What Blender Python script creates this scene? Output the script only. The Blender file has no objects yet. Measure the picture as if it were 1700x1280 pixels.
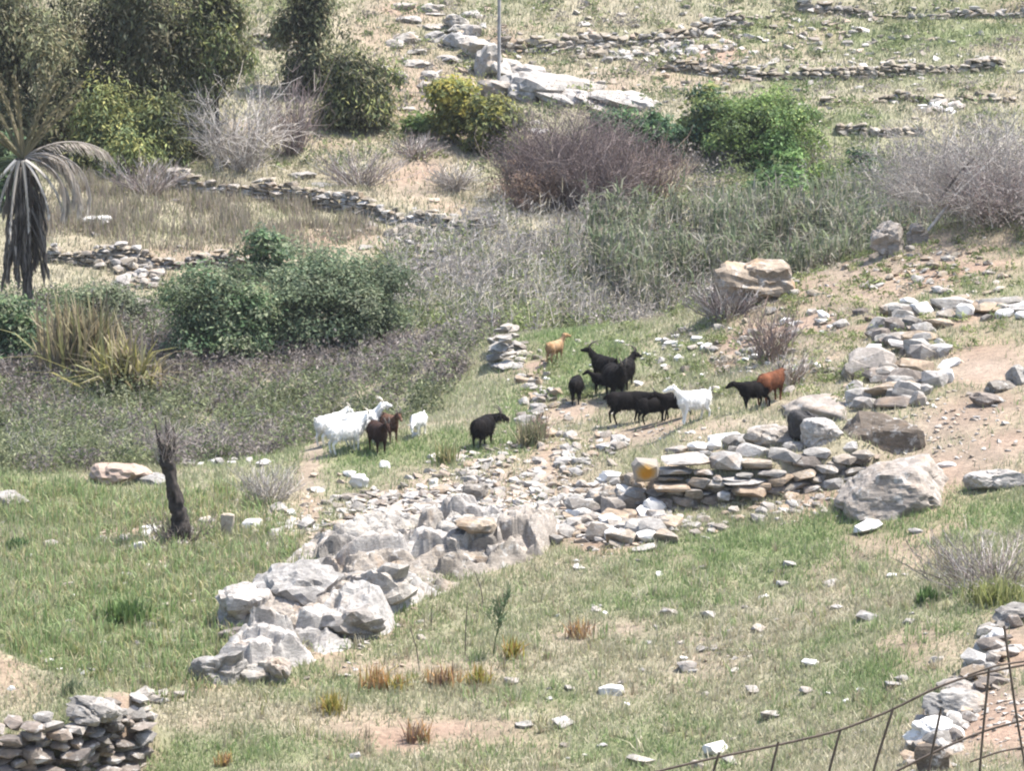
import bpy, bmesh, math, random
import numpy as np
from mathutils import Vector, Matrix, Euler

SC = bpy.context.scene
COL = SC.collection
R = math.radians
random.seed(7)
RNG = np.random.default_rng(7)

# ------------------------------------------------------------------ camera
CAM_Z = 20.0
PITCH = R(12.0)
FPX = 5687.0                       # focal length in pixels of the 1700 px wide photograph
cam_d = bpy.data.cameras.new('camera')
cam = bpy.data.objects.new('camera', cam_d)
COL.objects.link(cam)
cam.location = (0, 0, CAM_Z)
cam.rotation_euler = (math.pi / 2 - PITCH, 0, 0)
cam_d.sensor_width = 36.0
cam_d.lens = FPX / 1700.0 * 36.0
cam_d.clip_start = 0.5
cam_d.clip_end = 3000
SC.camera = cam

# ------------------------------------------------------------------ sky, sun, exposure
SUN_EL, SUN_AZ = R(64), math.atan2(0.85, 0.22)      # azimuth clockwise from +Y
w = bpy.data.worlds.new('World')
SC.world = w
w.use_nodes = True
nt = w.node_tree
sky = nt.nodes.new('ShaderNodeTexSky')
sky.sky_type = 'NISHITA'
sky.sun_disc = False
sky.sun_elevation = SUN_EL
sky.sun_rotation = SUN_AZ
sky.air_density = 1.0
sky.dust_density = 2.0
bg = nt.nodes['Background']
bg.inputs['Strength'].default_value = 0.15
nt.links.new(sky.outputs[0], bg.inputs['Color'])
sd = bpy.data.lights.new('sun', 'SUN')
sun = bpy.data.objects.new('sun', sd)
COL.objects.link(sun)
sd.energy = 4.2
sd.angle = R(0.6)
sd.color = (1.0, 0.955, 0.89)
sun_dir = Vector((math.cos(SUN_EL) * math.sin(SUN_AZ), math.cos(SUN_EL) * math.cos(SUN_AZ), math.sin(SUN_EL)))
sun.rotation_euler = sun_dir.to_track_quat('Z', 'Y').to_euler()
sun.location = (0, 60, 120)
SC.view_settings.view_transform = 'Standard'
SC.view_settings.look = 'None'
SC.view_settings.exposure = 1.3
SC.view_settings.gamma = 1.0
SC.view_settings.use_curve_mapping = False
SC.cycles.use_denoising = True
SC.cycles.max_bounces = 6
SC.cycles.diffuse_bounces = 3
SC.cycles.transmission_bounces = 3
SC.cycles.caustics_reflective = False
SC.cycles.caustics_refractive = False
SC.cycles.filter_width = 2.1

# ------------------------------------------------------------------ small helpers
def ray_t(v):
    return np.tan(PITCH + np.arctan((np.asarray(v, float) - 640.0) / FPX))

def xz_from(u, v, Y):
    z = -Y * ray_t(v)
    d = Y * math.cos(PITCH) - z * math.sin(PITCH)
    return (u - 850.0) / FPX * d, z + CAM_Z

def ppm_at(p):
    return FPX / (p[1] * math.cos(PITCH) - (p[2] - CAM_Z) * math.sin(PITCH))

def x_of(u, Y, z):
    return (u - 850.0) / FPX * (Y * math.cos(PITCH) - (z - CAM_Z) * math.sin(PITCH))

def vnoise(p, seed=0):
    """value noise in numpy, p (n,3) -> (n,) in -1..1"""
    p = np.asarray(p, float)
    i = np.floor(p).astype(np.int64)
    f = p - i
    f = f * f * (3 - 2 * f)
    def h(ix, iy, iz):
        n = (ix * 374761393 + iy * 668265263 + iz * 1274126177 + seed * 974634777) & 0xFFFFFFFF
        n = ((n ^ (n >> 13)) * 1274126177) & 0xFFFFFFFF
        n = n ^ (n >> 16)
        return (n & 0xFFFF) / 32767.5 - 1.0
    x, y, z = i[:, 0], i[:, 1], i[:, 2]
    fx, fy, fz = f[:, 0], f[:, 1], f[:, 2]
    c = 0
    for dx in (0, 1):
        for dy in (0, 1):
            for dz in (0, 1):
                wgt = (fx if dx else 1 - fx) * (fy if dy else 1 - fy) * (fz if dz else 1 - fz)
                c = c + wgt * h(x + dx, y + dy, z + dz)
    return c

def fbm(p, seed=0, o=4):
    a, s, t = 1.0, 0.0, 0.0
    p = np.asarray(p, float)
    for k in range(o):
        s = s + a * vnoise(p, seed + k)
        t += a
        a *= 0.5
        p = p * 2.03 + 5.3
    return s / t

def n2(x, y, sc, seed=0, o=3):
    x = np.asarray(x, float); y = np.asarray(y, float)
    return fbm(np.stack([x.ravel() / sc, y.ravel() / sc, np.full(x.size, 0.37)], 1), seed, o).reshape(x.shape)

def mesh_np(name, verts, faces, mats, cols=None, smooth=False):
    """faces: (n,k) int array with k = 3 or 4"""
    verts = np.asarray(verts, np.float32); faces = np.asarray(faces, np.int32)
    me = bpy.data.meshes.new(name)
    me.vertices.add(len(verts))
    me.vertices.foreach_set('co', verts.ravel())
    n, k = faces.shape
    me.loops.add(n * k)
    me.loops.foreach_set('vertex_index', faces.ravel())
    me.polygons.add(n)
    me.polygons.foreach_set('loop_start', np.arange(0, n * k, k, dtype=np.int32))
    me.update(calc_edges=True)
    if smooth:
        me.polygons.foreach_set('use_smooth', np.ones(n, bool))
    else:
        me.polygons.foreach_set('use_smooth', np.zeros(n, bool))
    for m in (mats if isinstance(mats, (list, tuple)) else [mats]):
        me.materials.append(m)
    if cols is not None:
        cols = np.asarray(cols, np.float32)
        if cols.shape[1] == 3:
            cols = np.concatenate([cols, np.ones((len(cols), 1), np.float32)], 1)
        a = me.color_attributes.new('col', 'FLOAT_COLOR', 'POINT')
        a.data.foreach_set('color', cols.ravel())
    me.validate()
    return me

def link(name, me, parent=None):
    o = bpy.data.objects.new(name, me)
    COL.objects.link(o)
    if parent is not None:
        o.parent = parent
    return o

def thing(name, label, cat, loc, group=None, rz=0.0):
    o = bpy.data.objects.new(name, None)
    COL.objects.link(o)
    o.empty_display_size = 0.2
    o.location = loc
    o.rotation_euler = (0, 0, rz)
    o['label'] = label
    o['category'] = cat
    o['kind'] = 'thing'
    if group:
        o['group'] = group
    return o

def tag(o, label, cat, group=None):
    o['label'] = label
    o['category'] = cat
    o['kind'] = 'thing'
    if group:
        o['group'] = group
    return o

def rot_xyz(a):
    return np.array(Euler(a).to_matrix())

# ------------------------------------------------------------------ materials
def new_mat(name):
    m = bpy.data.materials.new(name)
    m.use_nodes = True
    t = m.node_tree
    b = t.nodes['Principled BSDF']
    b.inputs['Specular IOR Level'].default_value = 0.25
    return m, t, b

def noise_node(t, scale, detail=4, rough=0.55, coord='pos', stretch=None):
    n = t.nodes.new('ShaderNodeTexNoise')
    n.inputs['Scale'].default_value = scale
    n.inputs['Detail'].default_value = detail
    n.inputs['Roughness'].default_value = rough
    if coord == 'pos':
        g = t.nodes.new('ShaderNodeNewGeometry')
        src = g.outputs['Position']
    else:
        g = t.nodes.new('ShaderNodeTexCoord')
        src = g.outputs['Object']
    if stretch:
        mp = t.nodes.new('ShaderNodeMapping')
        mp.inputs['Scale'].default_value = stretch
        t.links.new(src, mp.inputs[0])
        src = mp.outputs[0]
    t.links.new(src, n.inputs['Vector'])
    return n

def ramp(t, src, stops):
    r = t.nodes.new('ShaderNodeValToRGB')
    e = r.color_ramp.elements
    while len(e) < len(stops):
        e.new(0.5)
    for k, (p, c) in enumerate(stops):
        e[k].position = p
        e[k].color = (c[0], c[1], c[2], 1) if not isinstance(c, (int, float)) else (c, c, c, 1)
    t.links.new(src, r.inputs[0])
    return r

def mix(t, fac, a, b, mode='MIX'):
    m = t.nodes.new('ShaderNodeMix')
    m.data_type = 'RGBA'
    m.blend_type = mode
    for s, val in ((m.inputs[0], fac), (m.inputs[6], a), (m.inputs[7], b)):
        if hasattr(val, 'is_linked') or hasattr(val, 'links'):
            t.links.new(val, s)
        elif isinstance(val, (int, float)):
            s.default_value = val if s == m.inputs[0] else (val, val, val, 1)
        else:
            s.default_value = (val[0], val[1], val[2], 1)
    return m.outputs[2]

def bump(t, b, src, strength, dist):
    bp = t.nodes.new('ShaderNodeBump')
    bp.inputs['Strength'].default_value = strength
    bp.inputs['Distance'].default_value = dist
    t.links.new(src, bp.inputs['Height'])
    t.links.new(bp.outputs[0], b.inputs['Normal'])

def leaf_mat(name, trans=0.3, rough=0.55):
    m, t, b = new_mat(name)
    at = t.nodes.new('ShaderNodeAttribute')
    at.attribute_name = 'col'
    t.links.new(at.outputs['Color'], b.inputs['Base Color'])
    b.inputs['Roughness'].default_value = rough
    tr = t.nodes.new('ShaderNodeBsdfTranslucent')
    t.links.new(at.outputs['Color'], tr.inputs['Color'])
    ms = t.nodes.new('ShaderNodeMixShader')
    ms.inputs[0].default_value = trans
    t.links.new(b.outputs[0], ms.inputs[1])
    t.links.new(tr.outputs[0], ms.inputs[2])
    t.links.new(ms.outputs[0], t.nodes['Material Output'].inputs['Surface'])
    return m

M_LEAF = leaf_mat('leaf', 0.42)
M_GRASS = leaf_mat('grass_blade', 0.40, 0.6)
M_TWIG = leaf_mat('twig', 0.0, 0.85)

def stone_mat(name, stops, lichen=0.0, white=0.0, contrast=1.0, crack=0.0, bump_d=0.02):
    m, t, b = new_mat(name)
    oi = t.nodes.new('ShaderNodeObjectInfo')
    base = ramp(t, oi.outputs['Random'], stops).outputs[0]
    n1 = noise_node(t, 2.2, 5, 0.62)
    v1 = ramp(t, n1.outputs[0], [(0.30, 0.62), (0.5, 0.95), (0.68, 1.25)])
    c = mix(t, contrast, base, v1.outputs[0], 'MULTIPLY')
    n2_ = noise_node(t, 11.0, 4, 0.7, stretch=(1, 1, 2.6))
    v2 = ramp(t, n2_.outputs[0], [(0.32, 0.6), (0.5, 1.0), (0.66, 1.22)])
    c = mix(t, 0.8, c, v2.outputs[0], 'MULTIPLY')
    # pale lichen crust
    n3 = noise_node(t, 4.5, 6, 0.7)
    f3 = ramp(t, n3.outputs[0], [(0.55, 0.0), (0.63, 0.75)])
    c = mix(t, f3.outputs[0], c, (0.40, 0.385, 0.36))
    n5 = noise_node(t, 6.5, 6, 0.75)
    f5 = ramp(t, n5.outputs[0], [(0.56, 0.0), (0.66, 0.7)])
    c = mix(t, f5.outputs[0], c, (0.11, 0.102, 0.095))
    # warm rust and lichen stain
    n4 = noise_node(t, 1.6, 5, 0.6)
    f4 = ramp(t, n4.outputs[0], [(0.57, 0.0), (0.70, 0.28 + lichen)])
    c = mix(t, f4.outputs[0], c, (0.33, 0.20, 0.095))
    t.links.new(c, b.inputs['Base Color'])
    b.inputs['Roughness'].default_value = 0.88
    nb = noise_node(t, 16.0, 6, 0.7, stretch=(1, 1, 2.2))
    bump(t, b, nb.outputs[0], 1.0, bump_d)
    return m

GREYS = [(0.0, (0.205, 0.19, 0.17)), (0.2, (0.30, 0.28, 0.255)), (0.4, (0.17, 0.152, 0.13)), (0.6, (0.27, 0.235, 0.195)),
         (0.75, (0.34, 0.325, 0.305)), (0.9, (0.22, 0.19, 0.16)), (1.0, (0.38, 0.36, 0.335))]
DARKS = [(0.0, (0.145, 0.124, 0.107)), (0.4, (0.20, 0.172, 0.148)), (0.7, (0.25, 0.205, 0.168)), (1.0, (0.12, 0.106, 0.096))]
PALES = [(0.0, (0.265, 0.25, 0.232)), (0.3, (0.335, 0.308, 0.27)), (0.6, (0.29, 0.253, 0.215)), (1.0, (0.385, 0.365, 0.342))]
SMOOTHS = [(0.0, (0.27, 0.235, 0.20)), (1.0, (0.27, 0.235, 0.20))]
M_STONE = stone_mat('schist_stone', GREYS)
M_DARK = stone_mat('dark_schist', DARKS)
M_PALE = stone_mat('pale_weathered_rock', PALES, contrast=0.8)
M_TERR = stone_mat('terrace_stone', [(0.0, (0.20, 0.165, 0.125)), (0.35, (0.29, 0.25, 0.195)), (0.7, (0.235, 0.198, 0.15)), (1.0, (0.35, 0.315, 0.265))], lichen=0.1)
M_SMOOTH = stone_mat('smooth_granite', SMOOTHS, contrast=0.9)
M_RUST = stone_mat('rusty_stone', [(0.0, (0.27, 0.215, 0.155)), (0.5, (0.32, 0.245, 0.175)), (1.0, (0.25, 0.21, 0.165))], lichen=0.35)
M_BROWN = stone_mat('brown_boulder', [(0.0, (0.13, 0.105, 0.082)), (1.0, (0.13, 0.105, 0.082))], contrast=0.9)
def simple_stone(name, col, rough=0.8):
    m, t, b = new_mat(name)
    n = noise_node(t, 7, 5, 0.65)
    r = ramp(t, n.outputs[0], [(0.3, [c * 0.8 for c in col]), (0.6, col)])
    t.links.new(r.outputs[0], b.inputs['Base Color'])
    b.inputs['Roughness'].default_value = rough
    bump(t, b, noise_node(t, 18, 5, 0.6).outputs[0], 0.5, 0.012)
    return m
M_WHITE = simple_stone('white_marble', (0.60, 0.58, 0.55))

def lichen_mat():
    m, t, b = new_mat('orange_lichen_stone')
    tc = t.nodes.new('ShaderNodeTexCoord')
    sep = t.nodes.new('ShaderNodeVectorMath'); sep.operation = 'LENGTH'
    mp = t.nodes.new('ShaderNodeMapping')
    mp.inputs['Location'].default_value = (0, 0, 0)
    mp.inputs['Scale'].default_value = (1.4, 0.0, 1.4)
    t.links.new(tc.outputs['Object'], mp.inputs[0])
    t.links.new(mp.outputs[0], sep.inputs[0])
    n = noise_node(t, 7, 6, 0.75)
    ad = t.nodes.new('ShaderNodeMath'); ad.operation = 'MULTIPLY_ADD'
    t.links.new(n.outputs[0], ad.inputs[0]); ad.inputs[1].default_value = 0.5
    t.links.new(sep.outputs['Value'], ad.inputs[2])
    r = ramp(t, ad.outputs[0], [(0.50, (0.36, 0.17, 0.02)), (0.64, (0.33, 0.20, 0.07)), (0.74, (0.30, 0.23, 0.15)), (0.86, (0.24, 0.215, 0.185))])
    t.links.new(r.outputs[0], b.inputs['Base Color'])
    b.inputs['Roughness'].default_value = 0.9
    bump(t, b, noise_node(t, 20, 5, 0.6).outputs[0], 0.6, 0.015)
    return m
M_LICHEN = lichen_mat()

def ground_mat():
    m, t, b = new_mat('ground_soil')
    at = t.nodes.new('ShaderNodeAttribute'); at.attribute_name = 'col'
    n1 = noise_node(t, 1.1, 6, 0.6)
    n2_ = noise_node(t, 9.0, 6, 0.7)
    v1 = ramp(t, n1.outputs[0], [(0.3, 0.72), (0.55, 1.0), (0.72, 1.18)])
    v2 = ramp(t, n2_.outputs[0], [(0.3, 0.62), (0.5, 1.0), (0.68, 1.3)])
    c = mix(t, 1.0, at.outputs['Color'], v1.outputs[0], 'MULTIPLY')
    c = mix(t, 0.9, c, v2.outputs[0], 'MULTIPLY')
    t.links.new(c, b.inputs['Base Color'])
    b.inputs['Roughness'].default_value = 0.95
    bump(t, b, n2_.outputs[0], 1.0, 0.05)
    return m
M_GROUND = ground_mat()

def coat_mat(name, c1, c2, rough=0.75):
    m, t, b = new_mat(name)
    n = noise_node(t, 5.0, 4, 0.6, coord='obj')
    r = ramp(t, n.outputs[0], [(0.35, c1), (0.65, c2)])
    t.links.new(r.outputs[0], b.inputs['Base Color'])
    b.inputs['Roughness'].default_value = 0.9
    b.inputs['Specular IOR Level'].default_value = 0.1
    bump(t, b, noise_node(t, 40, 3, 0.6, coord='obj', stretch=(1, 1, 0.35)).outputs[0], 0.7, 0.012)
    return m
COATS = {
    'black': coat_mat('black_coat', (0.005, 0.0045, 0.0045), (0.012, 0.010, 0.0095)),
    'white': coat_mat('white_coat', (0.66, 0.64, 0.60), (0.76, 0.75, 0.72)),
    'tan': coat_mat('tan_coat', (0.26, 0.15, 0.07), (0.36, 0.245, 0.15)),
    'red': coat_mat('red_brown_coat', (0.05, 0.021, 0.012), (0.17, 0.066, 0.034)),
    'brown': coat_mat('brown_coat', (0.055, 0.026, 0.018), (0.17, 0.10, 0.068)),
    'dark': coat_mat('dark_brown_coat', (0.022, 0.014, 0.012), (0.05, 0.028, 0.022)),
}
M_HORN = simple_stone('horn', (0.10, 0.085, 0.07), 0.6)
M_PHORN = simple_stone('pale_horn', (0.62, 0.56, 0.46), 0.6)
M_EYE, _t, _b = new_mat('eye'); _b.inputs['Base Color'].default_value = (0.02, 0.015, 0.01, 1); _b.inputs['Roughness'].default_value = 0.2

def plain(name, col, rough=0.7, sc=10.0, metal=0.0):
    m, t, b = new_mat(name)
    n = noise_node(t, sc, 4, 0.6)
    r = ramp(t, n.outputs[0], [(0.3, [c * 0.6 for c in col]), (0.7, [min(1, c * 1.25) for c in col])])
    t.links.new(r.outputs[0], b.inputs['Base Color'])
    b.inputs['Roughness'].default_value = rough
    b.inputs['Metallic'].default_value = metal
    return m
M_RUSTIRON = plain('rusty_iron', (0.11, 0.085, 0.068), 0.85, 25)
M_BARK = plain('bark', (0.075, 0.06, 0.05), 0.9, 9)
M_CHAR = plain('charred_bark', (0.045, 0.038, 0.034), 0.95, 14)
M_PALM = plain('palm_bark', (0.085, 0.075, 0.065), 0.95, 12)
M_POLE = plain('weathered_pole', (0.30, 0.29, 0.28), 0.8, 3)
M_POST = plain('old_timber', (0.075, 0.055, 0.045), 0.9, 16)
M_DEADWOOD = plain('dead_wood', (0.42, 0.39, 0.36), 0.9, 12)

# ------------------------------------------------------------------ terrain
# control columns: photo column u -> list of (photo row v, distance Y) on the ground, or ('z', Y, height) where it is hidden
CTRL = {
    -300: [(1340, 49.2), (1158, 51.2), (1080, 54), (1000, 57.3), (920, 61), (850, 64.5), (790, 67.5), ('z', 71, -16.7), ('z', 77, -17.4), ('z', 83, -17.3), ('z', 88, -16.9), ('z', 92.4, -16.5), (420, 93.8), (380, 96), (300, 101), (285, 103), (150, 112), (0, 122)],
    60: [(1340, 49.2), (1158, 51.2), (1080, 54), (1000, 57.3), (920, 61), (850, 64.5), (790, 67.5), ('z', 71, -16.7), ('z', 77, -17.4), ('z', 83, -17.3), ('z', 88, -16.9), ('z', 92.4, -16.5), (420, 93.8), (380, 96), (300, 101), (285, 103), (150, 112), (0, 122)],
    260: [(1300, 49.6), (1180, 52.2), (1080, 54.8), (1000, 57.5), (900, 62), (800, 67), ('z', 71, -16.7), ('z', 77, -17.3), ('z', 84, -17.2), ('z', 92.4, -16.5), (420, 94.4), (380, 96.5), (300, 101.5), (150, 112), (0, 122)],
    450: [(1290, 49.3), (1150, 53), (1000, 57.7), (900, 61.6), (800, 66.3), ('z', 70.5, -16.5), ('z', 77, -17.2), ('z', 85, -17.1), (455, 92.5), (400, 96), (345, 100), (300, 102.5), (150, 112), (0, 122)],
    620: [(1290, 49.5), (1150, 53), (1000, 57.3), (900, 61), (800, 65.5), (740, 68.5), (705, 70.2), ('z', 73.5, -16.8), ('z', 82, -17.0), (455, 92.5), (400, 96.5), (350, 100), (250, 106), (150, 113), (0, 123)],
    850: [(1290, 49.8), (1000, 57.5), (900, 61), (840, 63.5), (780, 66), (700, 70.5), (640, 74), (560, 79), ('z', 83.5, -16.5), ('z', 90, -16.6), (400, 97), (350, 100.5), (250, 107), (150, 114), (0, 124)],
    1050: [(1290, 49.3), (1000, 57), (900, 60.2), (860, 61.8), (770, 65), (700, 69), (640, 72.5), (540, 79), ('z', 84, -16.5), ('z', 91, -16.5), (380, 98.5), (340, 101.5), (250, 107), (150, 114), (0, 124)],
    1250: [(1290, 48.5), (1000, 56.5), (880, 60.4), (832, 61.8), (750, 63.4), (690, 66), (640, 69), (550, 74), (480, 78), ('z', 84, -16.2), ('z', 92, -16.3), ('z', 98, -16.0), (280, 105), (200, 110), (100, 117.5), (0, 125)],
    1550: [(1290, 45.5), (1000, 54), (860, 59), (800, 61), (700, 64.2), (600, 68), (520, 71.5), (450, 75), (390, 78), ('z', 84, -14.5), ('z', 92, -16), ('z', 98, -15.9), (280, 105), (200, 110), (100, 117), (0, 125)],
    1750: [(1290, 43.5), (1150, 47.6), (1000, 53), (850, 58), (700, 63), (600, 66.5), (500, 71), (400, 76), (330, 79), ('z', 86, -14), ('z', 95, -15.5), ('z', 105, -15.0), (200, 110), (100, 117), (0, 125)],
    2050: [(1290, 43.5), (1150, 47.6), (1000, 53), (850, 58), (700, 63), (600, 66.5), (500, 71), (400, 76), (330, 79), ('z', 86, -14), ('z', 95, -15.5), ('z', 105, -15.0), (200, 110), (100, 117), (0, 125)],
}
ctrl = []
for u, lst in CTRL.items():
    for e in lst:
        if e[0] == 'z':
            z = e[2] + CAM_Z
            ctrl.append((x_of(u, e[1], z), e[1], z))
        else:
            x, z = xz_from(u, e[0], e[1])
            ctrl.append((x, e[1], z))
for x in (-30, -15, 0, 15, 30):
    ctrl += [(x, 41.5, CAM_Z - 14.1), (x, 30, CAM_Z - 10.4), (x, 15, CAM_Z - 5.9), (x, 0, CAM_Z - 1.7), (x, -15, CAM_Z - 0.5)]
    ctrl += [(x, 138, CAM_Z - 8.6), (x, 152, CAM_Z - 4.6), (x, 168, CAM_Z + 0.2)]
CT = np.array(ctrl)

class TPS:
    def __init__(s, xy, z, lam=0.02):
        s.xy = xy / 10.0
        n = len(z)
        d = np.linalg.norm(s.xy[:, None] - s.xy[None], axis=2)
        K = s.k(d) + lam * np.eye(n)
        Pm = np.concatenate([np.ones((n, 1)), s.xy], 1)
        A = np.zeros((n + 3, n + 3))
        A[:n, :n] = K; A[:n, n:] = Pm; A[n:, :n] = Pm.T
        s.w = np.linalg.solve(A, np.concatenate([z, np.zeros(3)]))
    def k(s, d):
        return np.where(d > 1e-9, d * d * np.log(np.maximum(d, 1e-9)), 0)
    def __call__(s, x, y):
        q = np.stack([x.ravel(), y.ravel()], 1) / 10.0
        out = np.empty(len(q))
        n = len(s.xy)
        for a in range(0, len(q), 20000):
            b = q[a:a + 20000]
            d = np.sqrt(np.maximum(((b[:, None] - s.xy[None]) ** 2).sum(2), 1e-18))
            out[a:a + 20000] = s.k(d) @ s.w[:n] + s.w[n] + b @ s.w[n + 1:]
        return out.reshape(x.shape)

GX0, GX1, GY0, GY1, GS = -22.0, 22.0, 40.0, 132.0, 0.21
gx = np.arange(GX0, GX1 + 1e-6, GS); gy = np.arange(GY0, GY1 + 1e-6, GS)
GXX, GYY = np.meshgrid(gx, gy)                # rows along y

def sample(grid, x, y):
    x = np.asarray(x, float); y = np.asarray(y, float)
    fx = np.clip((x - GX0) / GS, 0, len(gx) - 1.001); fy = np.clip((y - GY0) / GS, 0, len(gy) - 1.001)
    ix = fx.astype(int); iy = fy.astype(int)
    ax = fx - ix; ay = fy - iy
    return (grid[iy, ix] * (1 - ax) * (1 - ay) + grid[iy, ix + 1] * ax * (1 - ay) + grid[iy + 1, ix] * (1 - ax) * ay + grid[iy + 1, ix + 1] * ax * ay)

YS = np.arange(41.0, 131.0, 0.04)
def march(grid, u, v):
    z = -YS * ray_t(v)
    x = (u - 850.0) / FPX * (YS * math.cos(PITCH) - z * math.sin(PITCH))
    g = sample(grid, x, YS)
    hit = np.nonzero(z + CAM_Z <= g)[0]
    k = hit[0] if len(hit) else len(YS) - 1
    return np.array((x[k], YS[k], g[k]))

base = TPS(CT[:, :2], CT[:, 2])
H0 = base(GXX, GYY)

# dry stone walls that hold up terraces: foot line in the photo, step height, reach uphill, stone size
WALLS = {
    'low_left':  dict(px=[(-80, 1345), (60, 1335), (150, 1300), (235, 1240)], h=1.05, reach=7.0),
    'main':      dict(px=[(1045, 842), (1120, 838), (1200, 832), (1290, 818), (1380, 790), (1430, 770)], h=0.55, reach=4.0),
    'long_far':  dict(px=[(280, 304), (400, 318), (500, 334), (600, 348), (700, 376), (780, 400)], h=0.42, reach=4.0),
    'lower_far': dict(px=[(85, 432), (200, 436), (300, 440), (440, 440)], h=0.36, reach=4.0),
    'ter_a':     dict(px=[(780, 84), (905, 84), (1000, 68), (1120, 62), (1235, 42)], h=0.42, reach=5.0),
    'ter_c':     dict(px=[(1120, 108), (1200, 116), (1330, 118), (1450, 115), (1560, 108), (1660, 110)], h=0.38, reach=5.0),
    'ter_d':     dict(px=[(1370, 168), (1470, 166), (1560, 164), (1720, 164)], h=0.24, reach=3.0),
    'ter_e':     dict(px=[(1392, 222), (1460, 227), (1530, 225)], h=0.3, reach=3.0),
    'ter_b':     dict(px=[(1330, 14), (1450, 17), (1560, 20), (1720, 22)], h=0.4, reach=4.0),
    'ter_f':     dict(px=[(420, 76), (465, 82), (512, 84)], h=0.5, reach=4.0),
}
for wl in WALLS.values():
    wl['xy'] = np.array([march(H0, u, v)[:2] for u, v in wl['px']])

def poly_sd(xy, x, y):
    best = np.full(x.shape, 1e9); sgn = np.zeros(x.shape); beyond = np.zeros(x.shape)
    for k in range(len(xy) - 1):
        a, b = xy[k], xy[k + 1]
        d = b - a; L = np.linalg.norm(d); d = d / L
        s = (x - a[0]) * d[0] + (y - a[1]) * d[1]
        c = -(x - a[0]) * d[1] + (y - a[1]) * d[0]
        sc = np.clip(s, 0, L)
        dist = np.hypot(s - sc, c)
        m = dist < best
        best = np.where(m, dist, best)
        sgn = np.where(m, np.sign(c), sgn)
        by = np.zeros(x.shape)
        if k == 0: by = np.maximum(by, -s)
        if k == len(xy) - 2: by = np.maximum(by, s - L)
        beyond = np.where(m, np.maximum(by, 0), beyond)
    return best * sgn, beyond

def steps(x, y):
    out = np.zeros(x.shape)
    for wl in WALLS.values():
        sdv, by = poly_sd(wl['xy'], x, y)
        t = np.clip((sdv - 0.02) / 0.26, 0, 1)
        t = t * t * (3 - 2 * t)
        out += wl['h'] * t * np.exp(-(np.maximum(sdv, 0) / wl['reach']) ** 2) * np.exp(-(by / 0.45) ** 2)
    return out

base2 = TPS(CT[:, :2], CT[:, 2] - steps(CT[:, 0], CT[:, 1]))
def height(x, y):
    h = base2(x, y) + steps(x, y)
    h = h + 0.10 * n2(x, y, 3.1, 11, 3) + 0.045 * n2(x, y, 0.7, 12, 3)
    return h
H = height(GXX, GYY)
def Z(x, y):
    return sample(H, x, y)
def P(u, v):
    return march(H, u, v)
def PY(u, Y):
    z = CAM_Z - 16.0
    for _ in range(3):
        x = x_of(u, Y, z); z = float(Z(x, Y))
    return np.array((x, Y, z))
def u_of(x, y, z):
    return 850 + FPX * x / (y * math.cos(PITCH) - (z - CAM_Z) * math.sin(PITCH))

# ground cover maps: soft world-space patches round photographed places  (u, v, half width px, half height px, strength)
def blobs(lst):
    out = np.zeros(GXX.shape)
    for (u, v, ru, rv, s) in lst:
        p = P(u, v)
        pm = ppm_at(p)
        a = P(u, v + rv); b = P(u, v - rv)
        ry = 1.35 * max(0.4, min(abs(b[1] - a[1]) / 2, 6.0)); rx = 1.2 * ru / pm
        out = np.maximum(out, s * np.exp(-(((GXX - p[0]) / rx) ** 2 + ((GYY - p[1]) / ry) ** 2) ** 1.3))
    return out
EARTH = [(1640, 600, 90, 45, 1), (1610, 690, 120, 35, 1), (1660, 740, 90, 30, 1), (1560, 780, 90, 40, 1), (1500, 830, 90, 28, .9), (1350, 835, 80, 22, .9),
         (1545, 445, 90, 40, .95), (1420, 430, 70, 40, .9), (1470, 485, 90, 24, .85), (1350, 470, 70, 30, .8), (1300, 520, 80, 30, .6), (1640, 440, 80, 40, .7), (1250, 500, 60, 20, .6), (1320, 560, 60, 30, .45), (1640, 500, 60, 20, .5), (1300, 660, 70, 25, .5),
         (950, 685, 60, 18, 1), (1060, 720, 110, 14, 1), (910, 770, 40, 40, .9), (890, 640, 25, 50, .7), (1180, 715, 60, 14, .8), (850, 830, 150, 50, .8), (990, 860, 80, 45, .75), (640, 880, 100, 24, .8),
         (700, 845, 130, 45, .8), (700, 790, 60, 15, .6), (520, 760, 22, 26, .9), (515, 850, 22, 30, .9),
         (690, 1110, 130, 16, .75), (640, 1210, 110, 22, .75), (965, 1055, 60, 14, .7), (630, 1035, 50, 20, .85), (540, 1075, 50, 20, .8), (205, 1215, 38, 30, 1), (1430, 960, 70, 20, .35),
         (1660, 1180, 80, 80, 1), (1160, 1120, 60, 25, .5), (1680, 1060, 40, 40, .9), (300, 860, 120, 22, .45), (220, 885, 80, 14, .5),
         (690, 305, 45, 32, .95), (740, 345, 40, 14, .8), (560, 395, 120, 16, .8), (700, 450, 60, 14, .6), (330, 418, 140, 14, .7), (250, 455, 50, 18, .7), (640, 20, 60, 40, .4), (690, 150, 90, 60, .8), (620, 60, 50, 40, .6), (760, 200, 60, 30, .6), (1180, 80, 60, 18, .6), (860, 330, 30, 20, .6)]
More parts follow.
